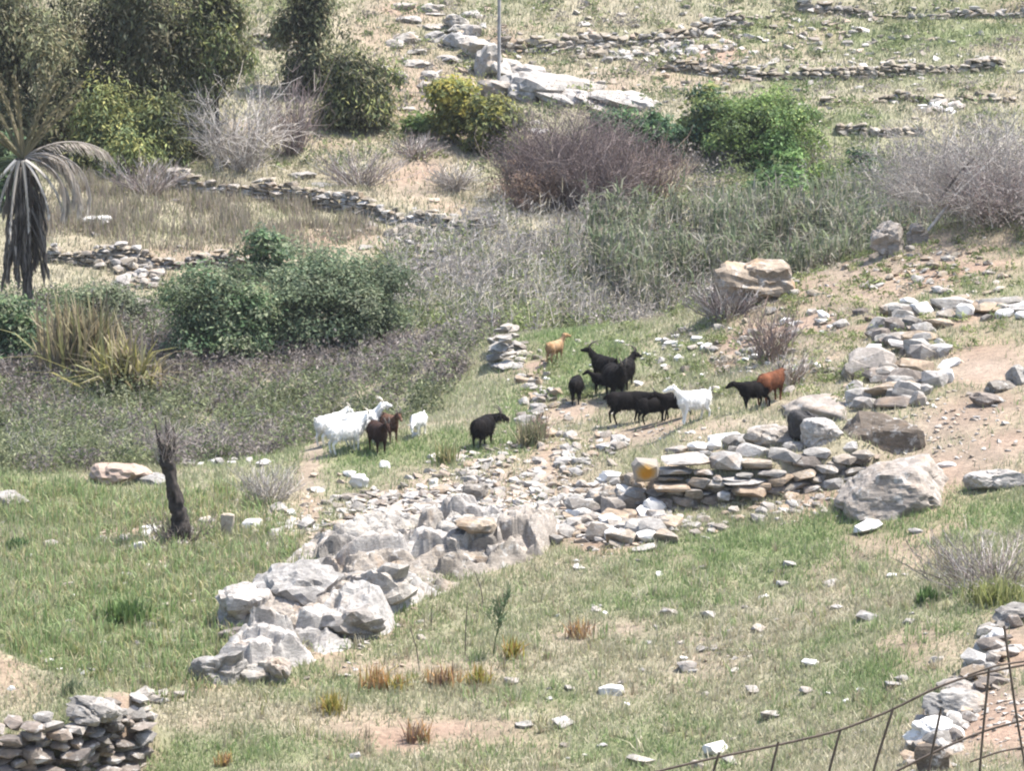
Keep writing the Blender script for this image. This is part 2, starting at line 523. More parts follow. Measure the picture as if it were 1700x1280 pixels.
GREEN = [(1370, 890, 260, 26, 1), (1600, 870, 130, 26, .9), (1020, 880, 90, 18, .6), (1250, 960, 180, 30, .5), (1080, 1000, 120, 40, .5), (210, 1005, 90, 28, 1), (420, 860, 80, 20, .3), (120, 1080, 160, 40, .4), (330, 1110, 60, 40, .6),
         (60, 850, 110, 40, .5), (640, 752, 100, 22, 1), (770, 735, 60, 22, 1), (860, 700, 30, 40, .9), (960, 560, 80, 24, .85), (1020, 610, 50, 30, .6), (910, 1160, 60, 18, .8), (1010, 1230, 160, 28, .75), (1120, 1170, 70, 20, .4), (1380, 1060, 60, 18, .6),
         (1480, 1120, 60, 30, .8), (350, 1240, 160, 30, .5), (500, 1150, 60, 12, .5), (1280, 560, 90, 30, .5), (1180, 600, 70, 30, .5), (1640, 570, 40, 30, .3), (1440, 70, 200, 20, .8), (1600, 45, 150, 18, .8), (1280, 140, 120, 14, .6), (1550, 135, 120, 12, .5),
         (600, 790, 60, 18, .6), (1420, 195, 60, 18, .7), (330, 385, 120, 10, .3)]
E_MAP = blobs(EARTH)
G_MAP = blobs(GREEN)
E_MAP = np.clip(E_MAP + 0.22 * n2(GXX, GYY, 1.3, 21) * (E_MAP > 0.04), 0, 1)
dry_n = n2(GXX, GYY, 2.6, 31, 4)
far = np.clip((GYY - 88) / 10, 0, 1)
G_MAP = np.clip(G_MAP * 0.95 + 0.24 + 0.75 * dry_n - 0.08 * far, 0, 1)
E_MAP = np.clip(E_MAP + np.clip((n2(GXX, GYY, 3.4, 61, 4) - 0.12) * 2.2, 0, 0.75) * np.clip((GYY - 100) / 6, 0, 1) + np.clip((n2(GXX, GYY, 1.6, 62, 4) - 0.22) * 2.4, 0, 0.7) * (GYY < 80), 0, 1)
c_grass = np.array((0.15, 0.165, 0.08)); c_dry = np.array((0.27, 0.24, 0.17)); c_earth = np.array((0.285, 0.195, 0.140)); c_earth2 = np.array((0.27, 0.215, 0.165))
gcol = c_dry + (c_grass - c_dry) * G_MAP[..., None]
emix = (n2(GXX, GYY, 2.0, 41)[..., None] * 0.9 + 0.5).clip(0, 1)
ecol = c_earth * emix + c_earth2 * (1 - emix)
gcol = gcol * (1 - E_MAP[..., None]) + ecol * E_MAP[..., None]

HAZE = 0.00017
def build_ground():
    xs = np.concatenate([-np.geomspace(700, 22.6, 26), gx, np.geomspace(22.6, 700, 26)])
    ys = np.concatenate([np.linspace(-90, 39.2, 45), gy, np.geomspace(133, 900, 34)])
    X, Yv = np.meshgrid(xs, ys)
    Xc = np.clip(X, GX0, GX1)
    hz = base2(Xc, np.clip(Yv, -15, 160))
    over = np.maximum(Yv - 160, 0)
    hz = hz + 26 * (1 - np.exp(-over / 90))
    hz = hz + 2.4 * n2(X, Yv, 26, 5, 3) * np.clip((np.abs(X) - 22) / 30, 0, 1) + 3.0 * n2(X, Yv, 40, 6, 3) * np.clip((Yv - 140) / 50, 0, 1)
    i0 = 26; j0 = 45
    hz[j0:j0 + len(gy), i0:i0 + len(gx)] = H
    col = np.empty(X.shape + (3,)); col[:] = c_dry * 0.6 + c_grass * 0.4
    col[j0:j0 + len(gy), i0:i0 + len(gx)] = gcol
    ny, nx = X.shape
    idx = np.arange(nx * ny).reshape(ny, nx)
    F = np.stack([idx[:-1, :-1], idx[:-1, 1:], idx[1:, 1:], idx[1:, :-1]], -1).reshape(-1, 4)
    me = mesh_np('ground', np.stack([X, Yv, hz], -1).reshape(-1, 3), F, M_GROUND, col.reshape(-1, 3), smooth=True)
    o = link('ground', me)
    o['kind'] = 'structure'
    lo, hi = hz.min() - 1.0, max(hz.max(), CAM_Z) + 9.0
    bm = bmesh.new()
    bmesh.ops.create_cube(bm, size=1.0, matrix=Matrix.Translation((0, 405, (lo + hi) / 2)) @ Matrix.Diagonal((1420, 1010, hi - lo, 1)))
    hm = bpy.data.meshes.new('haze'); bm.to_mesh(hm); bm.free()
    m = bpy.data.materials.new('thin_haze'); m.use_nodes = True
    t = m.node_tree
    t.nodes.remove(t.nodes['Principled BSDF'])
    pv = t.nodes.new('ShaderNodeVolumePrincipled')
    pv.inputs['Color'].default_value = (0.92, 0.94, 0.97, 1)
    pv.inputs['Density'].default_value = HAZE
    pv.inputs['Anisotropy'].default_value = 0.2
    t.links.new(pv.outputs[0], t.nodes['Material Output'].inputs['Volume'])
    hm.materials.append(m)
    h = link('haze', hm)
    h['kind'] = 'stuff'
build_ground()

# ------------------------------------------------------------------ stones
def hull_mesh(name, seed, mat, npts=13, boxy=0.55, smooth=False):
    rng = np.random.default_rng(seed)
    pts = rng.normal(size=(npts, 3))
    pts /= np.linalg.norm(pts, axis=1)[:, None]
    mx = np.abs(pts).max(1)[:, None]
    pts = pts * (1 - boxy) + pts / mx * boxy
    pts *= 1 + rng.uniform(-0.16, 0.05, (npts, 1))
    bm = bmesh.new()
    for p in pts: bm.verts.new(p)
    r = bmesh.ops.convex_hull(bm, input=list(bm.verts))
    bmesh.ops.delete(bm, geom=[g for g in r['geom_interior'] if isinstance(g, bmesh.types.BMVert)], context='VERTS')
    co = np.array([v.co[:] for v in bm.verts])
    lo, hi = co.min(0), co.max(0)
    for v in bm.verts:
        v.co = Vector([(v.co[k] - lo[k]) / (hi[k] - lo[k]) - 0.5 for k in range(3)])
    bmesh.ops.bevel(bm, geom=list(bm.edges), offset=0.035, segments=1, affect='EDGES', clamp_overlap=True) if npts < 11 else None
    bmesh.ops.recalc_face_normals(bm, faces=bm.faces)
    me = bpy.data.meshes.new(name)
    bm.to_mesh(me); bm.free()
    me.materials.append(mat)
    return me
def stone_set(mat, n, seed, npts=14, boxy=0.6):
    return [hull_mesh('stone', seed + k, mat, npts + (k % 4) * 2, boxy) for k in range(n)]
ST = {'stone': stone_set(M_STONE, 16, 100, 18, 0.7), 'dark': stone_set(M_DARK, 10, 200, 18, 0.7), 'pale': stone_set(M_PALE, 12, 300, 20, 0.6), 'terr': stone_set(M_TERR, 12, 400, 12, 0.6),
      'rust': stone_set(M_RUST, 6, 500, 18, 0.65), 'white': stone_set(M_WHITE, 8, 600, 20, 0.5), 'lichen': [hull_mesh('stone', 703, M_LICHEN, 24, 0.35)]}

_ico = None
def rock_mesh(name, seed, mat, dims, sub=4, nplanes=14, rough=0.06, strata=0.05, flat_top=0.0, tilt=0.25, crack=1.0, smooth=False):
    """a big rock: random polytope, then bedding ledges and weathering"""
    global _ico
    if _ico is None: _ico = {}
    if sub not in _ico:
        bm = bmesh.new()
        bmesh.ops.create_icosphere(bm, subdivisions=sub, radius=1)
        _ico[sub] = (np.array([v.co[:] for v in bm.verts]), np.array([[v.index for v in f.verts] for f in bm.faces]))
        bm.free()
    D, F = _ico[sub]
    rng = np.random.default_rng(seed)
    N = rng.normal(size=(nplanes, 3)); N[:, 2] *= 0.9
    N /= np.linalg.norm(N, axis=1)[:, None]
    N = np.concatenate([N, [[0, 0, 1], [0, 0, -1]]])
    hh = rng.uniform(0.62, 1.0, len(N)); hh[-2] = 0.75 - 0.2 * flat_top
    dn = D @ N.T
    r = np.min(np.where(dn > 0.08, hh / np.maximum(dn, 0.08), 9), 1)
    r = np.minimum(r, 1.35)
    V = D * r[:, None]
    lo, hi = V.min(0), V.max(0)
    V = (V - (lo + hi) / 2) / (hi - lo) * np.array(dims)
    n = V / np.maximum(np.linalg.norm(V, axis=1)[:, None], 1e-6)
    s = float(np.cbrt(dims[0] * dims[1] * dims[2]))
    q = V + seed * 3.7
    bed = q[:, 2] + tilt * q[:, 0] + 0.12 * fbm(q * 1.2, seed, 3)
    lay = vnoise(np.stack([q[:, 0] * 0.5, q[:, 1] * 0.5, bed * 9.0], 1), seed + 5)
    lay2 = vnoise(np.stack([q[:, 0] * 1.5, q[:, 1] * 1.5, bed * 22.0], 1), seed + 6)
    horiz = np.sqrt(np.clip(1 - n[:, 2] ** 2, 0, 1))
    disp = rough * s * (fbm(q * 2.2 / s, seed + 1, 4) * 0.9) + strata * s * (np.sign(lay) * np.abs(lay) ** 0.5 * 0.7 + lay2 * 0.5) * (0.3 + 0.7 * horiz)
    ck = np.abs(vnoise(q * 1.7 / s + 9, seed + 8))
    ck2 = np.abs(vnoise(q * 3.9 / s + 2, seed + 9))
    disp -= crack * (0.12 * s * np.clip(1 - ck / 0.09, 0, 1) + 0.05 * s * np.clip(1 - ck2 / 0.10, 0, 1))
    disp += 0.035 * s * fbm(q * 9 / s, seed + 12, 3)
    V = V + n * disp[:, None]
    return mesh_np(name, V, F, mat, None, smooth=smooth)

stone_count = {}
def put_stone(parent, kind, loc, dims, rz=0.0, tilt=(0, 0), name='stone', rng=random):
    me = rng.choice(ST[kind])
    o = bpy.data.objects.new(name, me)
    COL.objects.link(o)
    if parent is not None:
        o.parent = parent
        loc = Vector(loc) - parent.location
    o.location = loc
    o.scale = dims
    o.rotation_euler = (tilt[0], tilt[1], rz)
    return o

def wall_path(xy):
    d = np.linalg.norm(np.diff(xy, axis=0), axis=1)
    s = np.concatenate([[0], np.cumsum(d)])
    return s
def at_path(xy, s, q):
    x = np.interp(q, s, xy[:, 0]); y = np.interp(q, s, xy[:, 1])
    k = min(max(np.searchsorted(s, q) - 1, 0), len(xy) - 2)
    d = xy[k + 1] - xy[k]
    return x, y, math.atan2(d[1], d[0])

def stack_wall(key, label, cat='stone wall', h=None, ch=0.12, ln=(0.18, 0.42), kinds=('terr',), ragged=0.35, seed=1, depth=0.3, drop=0.08, group=None, skip=None, jig=0.05):
    wl = WALLS[key]
    xy = wl['xy']; s = wall_path(xy)
    h = h or wl['h'] * 1.15
    rng = random.Random(seed)
    x, y, a = at_path(xy, s, s[-1] / 2)
    t = thing('dry_stone_wall', label, cat, (x, y, float(Z(x, y))), group)
    nc = max(1, int(round(h / ch)))
    cnt = 0
    for c in range(nc):
        q = -0.1 + rng.uniform(-0.1, 0.1)
        while q < s[-1] + 0.1:
            L = rng.uniform(*ln)
            hh = ch * rng.uniform(0.8, 1.35)
            qq = q + L / 2
            q += L * 0.96
            x, y, a = at_path(xy, s, min(max(qq, 0), s[-1]))
            prof = 1 - ragged * (0.5 + 0.5 * math.sin(qq * 1.7 + seed) * math.sin(qq * 0.63 + seed * 2)) - (0.25 * ragged if rng.random() < 0.3 else 0)
            if c and (c + 0.6) / nc > prof: continue
            if skip and skip(qq / s[-1], c / nc): continue
            nx, ny = -math.sin(a), math.cos(a)
            zf = float(Z(x - nx * 0.1, y - ny * 0.1))
            off = 0.05 + 0.12 * (c / nc) + rng.uniform(-jig, jig)
            put_stone(t, rng.choice(kinds), (x + nx * off, y + ny * off, zf - drop + (c + 0.5) * ch + rng.uniform(-0.02, 0.02)),
                      (L * 1.08, depth * rng.uniform(0.8, 1.3), hh * 1.1), a + rng.uniform(-0.2, 0.2), (rng.uniform(-0.13, 0.13), rng.uniform(-0.12, 0.12)), rng=rng)
            cnt += 1
            if cnt >= 298: return t
    return t

stack_wall('low_left', 'tumbled retaining wall of brown slabs with a big overhanging capstone and black gaps', h=1.58, ch=0.125, ln=(0.16, 0.46), kinds=('dark', 'dark', 'stone', 'dark'), ragged=0.16, seed=3, depth=0.34, jig=0.2, skip=lambda f, c: c > 1.0 - max(0.0, f - 0.72) * 2.2 or (0.50 < f < 0.92 and c > 0.70))
stack_wall('main', 'rough dry stone wall of big mixed boulders and slabs below the butting goats', h=0.62, ch=0.15, ln=(0.25, 0.6), kinds=('stone', 'rust', 'dark', 'pale', 'stone'), ragged=0.3, seed=5, depth=0.4, jig=0.11)
stack_wall('long_far', 'long low stone wall descending under the grey bare bushes across the valley', h=0.85, ch=0.11, ln=(0.2, 0.5), kinds=('terr', 'terr', 'pale'), ragged=0.5, seed=8)
stack_wall('lower_far', 'low broken stone wall beneath the dry grass terrace beside the palm', h=0.75, ch=0.1, ln=(0.18, 0.42), kinds=('terr', 'terr', 'stone'), ragged=0.55, seed=11)
stack_wall('ter_a', 'uneven brown terrace wall above the white rock slabs, crossed by the thin pole', h=0.8, ch=0.15, ln=(0.22, 0.6), kinds=('terr', 'terr', 'stone'), ragged=0.45, seed=13)
stack_wall('ter_c', 'longest straight terrace wall on the far slope above the bright green bush', h=0.66, ch=0.13, ln=(0.22, 0.55), kinds=('terr',), ragged=0.4, seed=17)
stack_wall('ter_d', 'thin low terrace wall just under the longest straight one', h=0.42, ch=0.12, ln=(0.22, 0.55), kinds=('terr',), ragged=0.6, seed=19)
stack_wall('ter_e', 'short sagging terrace wall beside the bright green bush', h=0.5, ch=0.12, ln=(0.22, 0.5), kinds=('terr',), ragged=0.4, seed=23)
stack_wall('ter_b', 'topmost terrace wall at the upper edge of the far slope', h=0.62, ch=0.14, ln=(0.25, 0.6), kinds=('terr', 'stone'), ragged=0.5, seed=29)
stack_wall('ter_f', 'short terrace wall showing between the dark tree and the tall conifer', h=0.7, ch=0.14, ln=(0.22, 0.5), kinds=('terr',), ragged=0.3, seed=31)

# stones of the main wall that can be told apart: pixel box on the wall's face
def face_point(xy, u, v, back=0.0):
    """where the sight line through (u, v) meets the upright plane of a wall's foot line"""
    Y = xy[:, 1].mean()
    for _ in range(6):
        z = -Y * float(ray_t(v))
        x = (u - 850.0) / FPX * (Y * math.cos(PITCH) - z * math.sin(PITCH))
        Y = float(np.interp(x, xy[:, 0], xy[:, 1])) + back
    return np.array((x, Y, z + CAM_Z))

main_wall = [o for o in COL.objects if o.name.startswith('dry_stone_wall') and 'butting' in o.get('label', '')][0]
left_wall = [o for o in COL.objects if o.name.startswith('dry_stone_wall') and 'capstone' in o.get('label', '')][0]
def face_stone(wall, xy, box, kind, deep=0.9, back=0.0, rz=0.0, roll=0.0, seed=0):
    u0, u1, v0, v1 = box
    p = face_point(xy, (u0 + u1) / 2, (v0 + v1) / 2, back)
    pm = ppm_at(p)
    W, Hh = (u1 - u0) / pm, (v1 - v0) / pm
    dd = min(max(W * deep, 0.25), 0.8)
    Hs = max(Hh * 1.02 - 0.2 * dd, Hh * 0.55)
    rng = random.Random(seed + int(u0 * 7 + v0))
    o = put_stone(wall, kind, (p[0], p[1] + dd * 0.25, p[2] - 0.02), (W * 1.08, dd, Hs * 1.12), rz + rng.uniform(-0.12, 0.12), (rng.uniform(-0.1, 0.05), roll), rng=rng)
    return o
XM = WALLS['main']['xy']
for box, kind, back in [
    ((1050, 1093, 760, 802), 'lichen', -0.15), ((1101, 1182, 753, 777), 'pale', 0.25), ((1092, 1151, 775, 791), 'stone', 0.12), ((1152, 1183, 777, 790), 'stone', 0.12),
    ((1092, 1135, 789, 800), 'stone', 0.05), ((1086, 1143, 800, 820), 'rust', -0.1), ((1144, 1183, 790, 815), 'stone', 0.0), ((1146, 1184, 814, 824), 'pale', 0.0), ((1184, 1200, 788, 806), 'dark', 0.0),
    ((1222, 1250, 782, 794), 'stone', 0.05), ((1259, 1306, 777, 794), 'stone', 0.1), ((1217, 1271, 801, 830), 'rust', -0.15), ((1191, 1213, 813, 832), 'stone', -0.1),
    ((1233, 1281, 760, 782), 'rust', 0.25), ((1278, 1332, 744, 774), 'stone', 0.3), ((1179, 1234, 748, 783), 'stone', 0.3), ((1200, 1278, 794, 804), 'stone', 0.0),
    ((1335, 1379, 740, 762), 'stone', 0.3), ((1311, 1361, 752, 778), 'dark', 0.2), ((1359, 1404, 760, 777), 'stone', 0.2), ((1405, 1447, 744, 773), 'rust', 0.3)]:
    face_stone(main_wall, XM, box, kind, back=back)
def ground_stones(wall, lst, seed, lift=0.42):
    for k, (u0, u1, v0, v1, kind) in enumerate(lst):
        p = P((u0 + u1) / 2, v1 - 1)
        pm = ppm_at(p)
        W, Hh = (u1 - u0) / pm, (v1 - v0) / pm
        dd = W * 0.7
        rg = random.Random(k + seed)
        hz = max(Hh - 0.16 * dd, Hh * 0.6)
        put_stone(wall, kind, (p[0], p[1] + dd * 0.35, p[2] + hz * lift), (W * 1.12, dd, hz * 1.3), rg.uniform(-0.3, 0.3), (rg.uniform(-0.2, 0.1), rg.uniform(-0.2, 0.2)), rng=rg)
ground_stones(main_wall, [(1179, 1230, 718, 738, 'white'), (1143, 1178, 735, 750, 'white'), (1174, 1206, 732, 748, 'white'), (1200, 1250, 722, 746, 'stone'), (1226, 1280, 738, 762, 'pale'), (1270, 1312, 744, 762, 'stone'), (1245, 1300, 706, 730, 'pale'),
    (1210, 1240, 742, 756, 'stone'), (1300, 1335, 735, 752, 'stone'), (1160, 1190, 748, 762, 'pale'), (1285, 1320, 724, 742, 'pale'), (1395, 1425, 735, 752, 'stone'), (1400, 1440, 776, 796, 'stone'), (1340, 1372, 788, 806, 'stone'), (1370, 1400, 796, 815, 'pale'), (1290, 1350, 800, 822, 'stone'), (1105, 1140, 742, 756, 'pale'), (1330, 1366, 770, 786, 'dark')], 300)
ground_stones(main_wall, [(1068, 1108, 828, 856, 'white'), (1033, 1070, 818, 851, 'rust'), (998, 1038, 826, 860, 'pale'), (974, 1010, 868, 900, 'pale'), (940, 994, 828, 859, 'stone'), (1008, 1054, 880, 907, 'rust'), (1084, 1128, 880, 903, 'stone'), (1030, 1052, 792, 810, 'rust'), (955, 985, 858, 876, 'stone'), (1055, 1085, 862, 880, 'rust'), (990, 1024, 805, 826, 'stone'), (1050, 1090, 905, 918, 'pale'), (1110, 1150, 862, 876, 'stone')], 330)
XL = WALLS['low_left']['xy']
cap = face_point(XL, 153, 1182, 0.0)
o = link('stone', rock_mesh('stone', 61, M_STONE, (0.86, 0.75, 0.30), 4, 9, 0.05, 0.04), left_wall)
o.location = Vector((cap[0], cap[1] + 0.12, cap[2] + 0.0)) - left_wall.location
o.rotation_euler = (0.12, 0.14, -0.25)

def in_poly(px, py, poly):
    c = np.zeros(len(px), bool)
    n = len(poly)
    for i in range(n):
        x1, y1 = poly[i]; x2, y2 = poly[(i + 1) % n]
        c ^= ((y1 > py) != (y2 > py)) & (px < (x2 - x1) * (py - y1) / (y2 - y1 + 1e-12) + x1)
    return c

# free rocks and boulders: foot on the ground at (u, v), pixel width and height
def rock(u, v, wpx, hpx, label, mat=None, cat='rock', name='boulder', seed=1, deep=0.8, sub=4, rz=0.0, rx=0.0, ry=0.0, sink=0.15, parent=None, group=None, Y=None, **kw):
    p = PY(u, Y) if Y else P(u, v)
    pm = ppm_at(p)
    W = wpx / pm
    D = W * deep
    Hh = max(hpx / pm - 0.22 * D, 0.3 * hpx / pm)
    me = rock_mesh(name, seed, mat or M_PALE, (W, D, Hh * (1 + sink)), sub, **kw)
    o = link(name, me, parent)
    loc = Vector((p[0], p[1] + D * 0.42, p[2] + Hh * (0.5 - sink * 0.5) - 0.02))
    if parent is not None: loc = loc - parent.location
    o.location = loc
    o.rotation_euler = (rx, ry, rz)
    if parent is None:
        tag(o, label, cat, group)
    return o

# the outcrop: blocks of one ledge
pc = P(520, 1060)
outcrop = thing('rock_outcrop', 'large pale grey layered outcrop rising out of the grass below the goats', 'rock outcrop', tuple(pc))
OB = [(358, 1142, 100, 58, .7), (412, 1134, 66, 34, .7), (455, 1136, 62, 44, .6), (388, 1092, 50, 30, .8), (386, 1068, 46, 28, .8), (408, 1046, 84, 76, .8), (474, 1046, 90, 50, .9), (505, 1034, 140, 96, .8),
      (482, 985, 118, 70, .8), (632, 1018, 128, 84, .75), (584, 1070, 96, 66, .8), (512, 1100, 78, 38, .8), (450, 1096, 90, 54, .7), (560, 960, 120, 70, .9), (650, 962, 130, 58, .9), (720, 975, 90, 60, .8),
      (700, 940, 110, 60, .9), (610, 915, 110, 36, .9), (540, 935, 80, 30, .9), (798, 960, 76, 38, .8), (752, 940, 26, 44, 1.0), (845, 928, 90, 32, .7), (790, 908, 66, 38, .9), (690, 900, 90, 30, .9), (560, 1010, 70, 40, .9), (440, 1010, 60, 40, .8)]
def bedrock(parent, poly_px, top, ncell, seed, res=0.045, aniso=(0.75, 1.5), mat=None, jag=0.28):
    """one craggy mass: fractured into blocks, each block a part"""
    rg = np.random.default_rng(seed)
    W = np.array([P(u, v)[:2] for u, v in poly_px])
    lo, hi = W.min(0) - 0.3, W.max(0) + 0.3
    xs = np.arange(lo[0], hi[0], res); ys = np.arange(lo[1], hi[1], res)
    X, Yv = np.meshgrid(xs, ys)
    x, y = X.ravel(), Yv.ravel()
    ins = in_poly(x, y, [tuple(a) for a in W])
    dist = np.full(len(x), 1e9)
    for k in range(len(W)):
        a, b = W[k], W[(k + 1) % len(W)]
        d = b - a; L = np.linalg.norm(d); d = d / L
        sv = np.clip((x - a[0]) * d[0] + (y - a[1]) * d[1], 0, L)
        dist = np.minimum(dist, np.hypot(x - a[0] - d[0] * sv, y - a[1] - d[1] * sv))
    sdv = np.where(ins, dist, -dist) + 0.18 * n2(x, y, 0.8, seed, 2)
    p3 = np.stack([x, y, np.zeros(len(x))], 1)
    wx = x + 0.14 * n2(x, y, 0.55, seed + 1, 2); wy = y + 0.2 * n2(x, y, 0.55, seed + 2, 2)
    ang = 0.5
    ca, sa = math.cos(ang), math.sin(ang)
    ax = (wx * ca + wy * sa) / aniso[1]; ay = (-wx * sa + wy * ca) / aniso[0]
    def vor(n, sd_):
        g = np.random.default_rng(sd_)
        c = np.stack([g.uniform(ax.min(), ax.max(), n), g.uniform(ay.min(), ay.max(), n)], 1)
        d1 = np.full(len(x), 9e9); d2 = np.full(len(x), 9e9); ii = np.zeros(len(x), int)
        for k in range(n):
            d = np.hypot(ax - c[k, 0], ay - c[k, 1])
            m = d < d1
            d2 = np.where(m, d1, np.minimum(d2, d)); d1 = np.where(m, d, d1); ii = np.where(m, k, ii)
        return ii, d2 - d1, np.clip(g.normal(size=(n, 3)), -1.1, 1.1), c
    i1, e1, r1, c1 = vor(ncell, seed)
    i2, e2, r2, c2 = vor(ncell * 6, seed + 50)
    h = top * np.clip(sdv / 0.5, -0.6, 1) ** 1
    h = np.where(sdv > 0, top * (1 - np.exp(-sdv / 0.45)), sdv * 1.2)
    edge = np.clip(sdv / 0.22, 0, 1)
    h = h + edge * (jag * 0.55 * r1[i1, 0] + 0.28 * jag * np.clip(r1[i1, 1] * (ax - c1[i1, 0]) * 2 + (0.8 + 0.5 * np.abs(r1[i1, 2])) * (ay - c1[i1, 1]) * 2.0, -1.3, 1.3))
    h = h + edge * (0.13 * r2[i2, 0] + 0.22 * (r2[i2, 1] * (ax - c2[i2, 0]) + (0.6 + r2[i2, 2]) * (ay - c2[i2, 1])))
    h = h - edge * (0.42 * np.clip(1 - e1 / 0.10, 0, 1) + 0.13 * np.clip(1 - e2 / 0.06, 0, 1))
    hb = h.reshape(X.shape)
    for _ in range(1):
        hb = (np.pad(hb, 1, mode='edge')[:-2, 1:-1] + np.pad(hb, 1, mode='edge')[2:, 1:-1] + np.pad(hb, 1, mode='edge')[1:-1, :-2] + np.pad(hb, 1, mode='edge')[1:-1, 2:] + 2 * hb) / 6
    h = hb.ravel()
    h = h + edge * (0.09 * n2(x, y, 0.22, seed + 3, 3) + 0.10 * n2(x, y, 0.5, seed + 9, 3) + 0.06 * np.sign(n2(x, y * 0.6, 0.16, seed + 4, 2)) * 0.3)
    z = Z(x, y) + h
    ny, nx = X.shape
    V = np.stack([x + 0.06 * n2(x, y, 0.2, seed + 6, 2), y - 0.35 * np.clip(h - top * 0.3, 0, 1) * 0.4, z], 1)
    idx = np.arange(nx * ny).reshape(ny, nx)
    F = np.stack([idx[:-1, :-1], idx[:-1, 1:], idx[1:, 1:], idx[1:, :-1]], -1).reshape(-1, 4)
    F = F[sdv[F].max(1) > -0.35]
    own = i1[F[:, 0]]
    for k in range(ncell):
        f = F[own == k]
        if len(f) < 12: continue
        uq, inv = np.unique(f.ravel(), return_inverse=True)
        me = mesh_np('rock_block', V[uq], inv.reshape(-1, 4), mat[k % len(mat)] if isinstance(mat, list) else mat)
        o = link('rock_block', me, parent)
        o.location = -Vector(parent.location)
bedrock(outcrop, [(352, 1120), (420, 1128), (480, 1112), (560, 1088), (640, 1058), (660, 1020), (740, 985), (800, 955), (900, 925), (930, 885), (840, 862), (740, 862), (640, 872), (560, 888), (510, 905), (450, 940), (390, 985), (362, 1040)], 0.44, 54, 21, res=0.042, jag=0.28, aniso=(0.75, 1.6), mat=[M_PALE, M_PALE, M_PALE, M_STONE])
OB = [OB[k] for k in (0, 1, 2, 3, 4, 5, 7, 9, 10)]
for k, (u, v, wp, hp, dp) in enumerate(OB):
    m = M_PALE if k % 4 else M_STONE
    if k in (3, 4): m = M_DARK
    o = rock(u, v, wp * 1.12, hp * 1.12, None, m, name='rock_block', seed=900 + k, deep=dp, sub=4, rz=RNG.uniform(-0.4, 0.4), rx=RNG.uniform(-0.12, 0.15), ry=RNG.uniform(-0.35, -0.1), sink=0.3, parent=outcrop, nplanes=9, rough=0.07, strata=0.10, tilt=0.3)

# boulders and slabs beside the wall and the path
rock(1490, 856, 205, 120, 'huge smooth pale boulder half buried below the brown boulder at the path edge', M_SMOOTH, seed=41, deep=1.2, sub=5, strata=0.02, rough=0.05, sink=0.6, nplanes=60, ry=-0.12, crack=0.3)
rock(1466, 756, 150, 66, 'big dark brown wedge boulder with a shaded flat face beside the bare path', M_BROWN, seed=43, deep=0.6, rx=0.55, strata=0.03, sub=4, flat_top=0.0, crack=0.35, rough=0.05, nplanes=10)
rock(1462, 712, 100, 36, 'white flat boulder lying just behind the brown wedge boulder', M_PALE, seed=47, deep=0.9)
rock(1365, 742, 72, 56, 'pale rounded boulder between the dark cleft and the brown wedge boulder', M_PALE, seed=53, deep=0.8, nplanes=9)
rock(1276, 748, 82, 54, 'cracked white boulder resting on the wall beside the dark cleft', M_PALE, seed=59, deep=0.8)
rock(1332, 738, 62, 62, 'black slab standing in for the shade in the cleft between two white boulders', simple_stone('cleft_shade_stone', (0.05, 0.047, 0.046), 0.9), seed=67, deep=0.6, rx=0.35, ry=0.3, strata=0.04, rough=0.14, nplanes=20)  # shadow of the cleft, put in as a near-black slab
rock(1375, 700, 150, 66, 'broad sloping grey bedrock slab behind the cleft', M_SMOOTH, seed=71, deep=1.3, sink=0.5, crack=0.4, rough=0.05, nplanes=30, smooth=True)
rock(1250, 482, 140, 95, 'layered overhanging boulder with an ochre edge above the bank', M_RUST, seed=73, deep=0.7, strata=0.09, ry=0.06, rx=0.25, Y=75.5, sink=0.05, nplanes=9)
rock(1245, 494, 150, 40, 'pale broken ledge under the layered overhanging boulder', M_PALE, seed=75, deep=0.7)
rock(1477, 388, 64, 66, 'leaning ribbed rock at the foot of the bare grey thicket', M_PALE, seed=77, deep=0.7, ry=-0.5, Y=77.0)
rock(1524, 350, 44, 40, 'rounded pinkish rock touching the bare grey thicket', M_PALE, seed=79, deep=0.8, Y=77.6)
rock(1362, 405, 44, 14, 'flat pale stone lying alone on the bank crest', M_PALE, seed=80, deep=0.8, sub=3)
rock(1658, 815, 110, 44, 'long pale weathered rock with a dark end beside the green meadow', M_PALE, seed=81, deep=0.4, ry=-0.22)
rock(1665, 652, 56, 26, 'grey slab tilted on the bare dirt path', M_STONE, seed=83, deep=0.8, sub=3)
rock(1642, 676, 66, 28, 'dark wedge shaped slab lying on the dirt in front of the grey slab', M_DARK, seed=85, deep=0.6, sub=3, ry=0.25)
rock(1692, 640, 40, 40, 'block at the edge of the dirt path behind the grey slab', M_STONE, seed=86, deep=0.8, sub=3)
rock(1575, 776, 40, 12, 'small flat white stone on the dirt beside the huge smooth boulder', M_WHITE, seed=87, deep=0.7, sub=3)
rock(197, 806, 108, 50, 'flat pinkish boulder in front of the grey scrub beside the black stump', simple_stone('pink_granite', (0.33, 0.25, 0.20)), seed=91, deep=0.8, sub=4, sink=0.3)
rock(248, 806, 76, 26, 'low grey slab between the pinkish boulder and the black stump', M_PALE, seed=93, deep=0.8)
rock(15, 842, 70, 34, 'white boulder at the edge of the scrub in the grass', M_PALE, seed=95, deep=0.7)
rock(376, 893, 24, 44, 'upright pale standing stone beside the black stump', simple_stone('cream_stone', (0.40, 0.34, 0.26)), seed=97, deep=0.6, sub=3, sink=0.1, nplanes=7, rough=0.1, ry=0.1)
rock(595, 812, 34, 30, 'bright white rounded stone on a slab below the white goats', M_WHITE, seed=99, deep=0.8, sub=3, nplanes=20)
rock(590, 834, 56, 22, 'flat grey slab under the bright white rounded stone', M_STONE, seed=101, deep=0.8, sub=3)
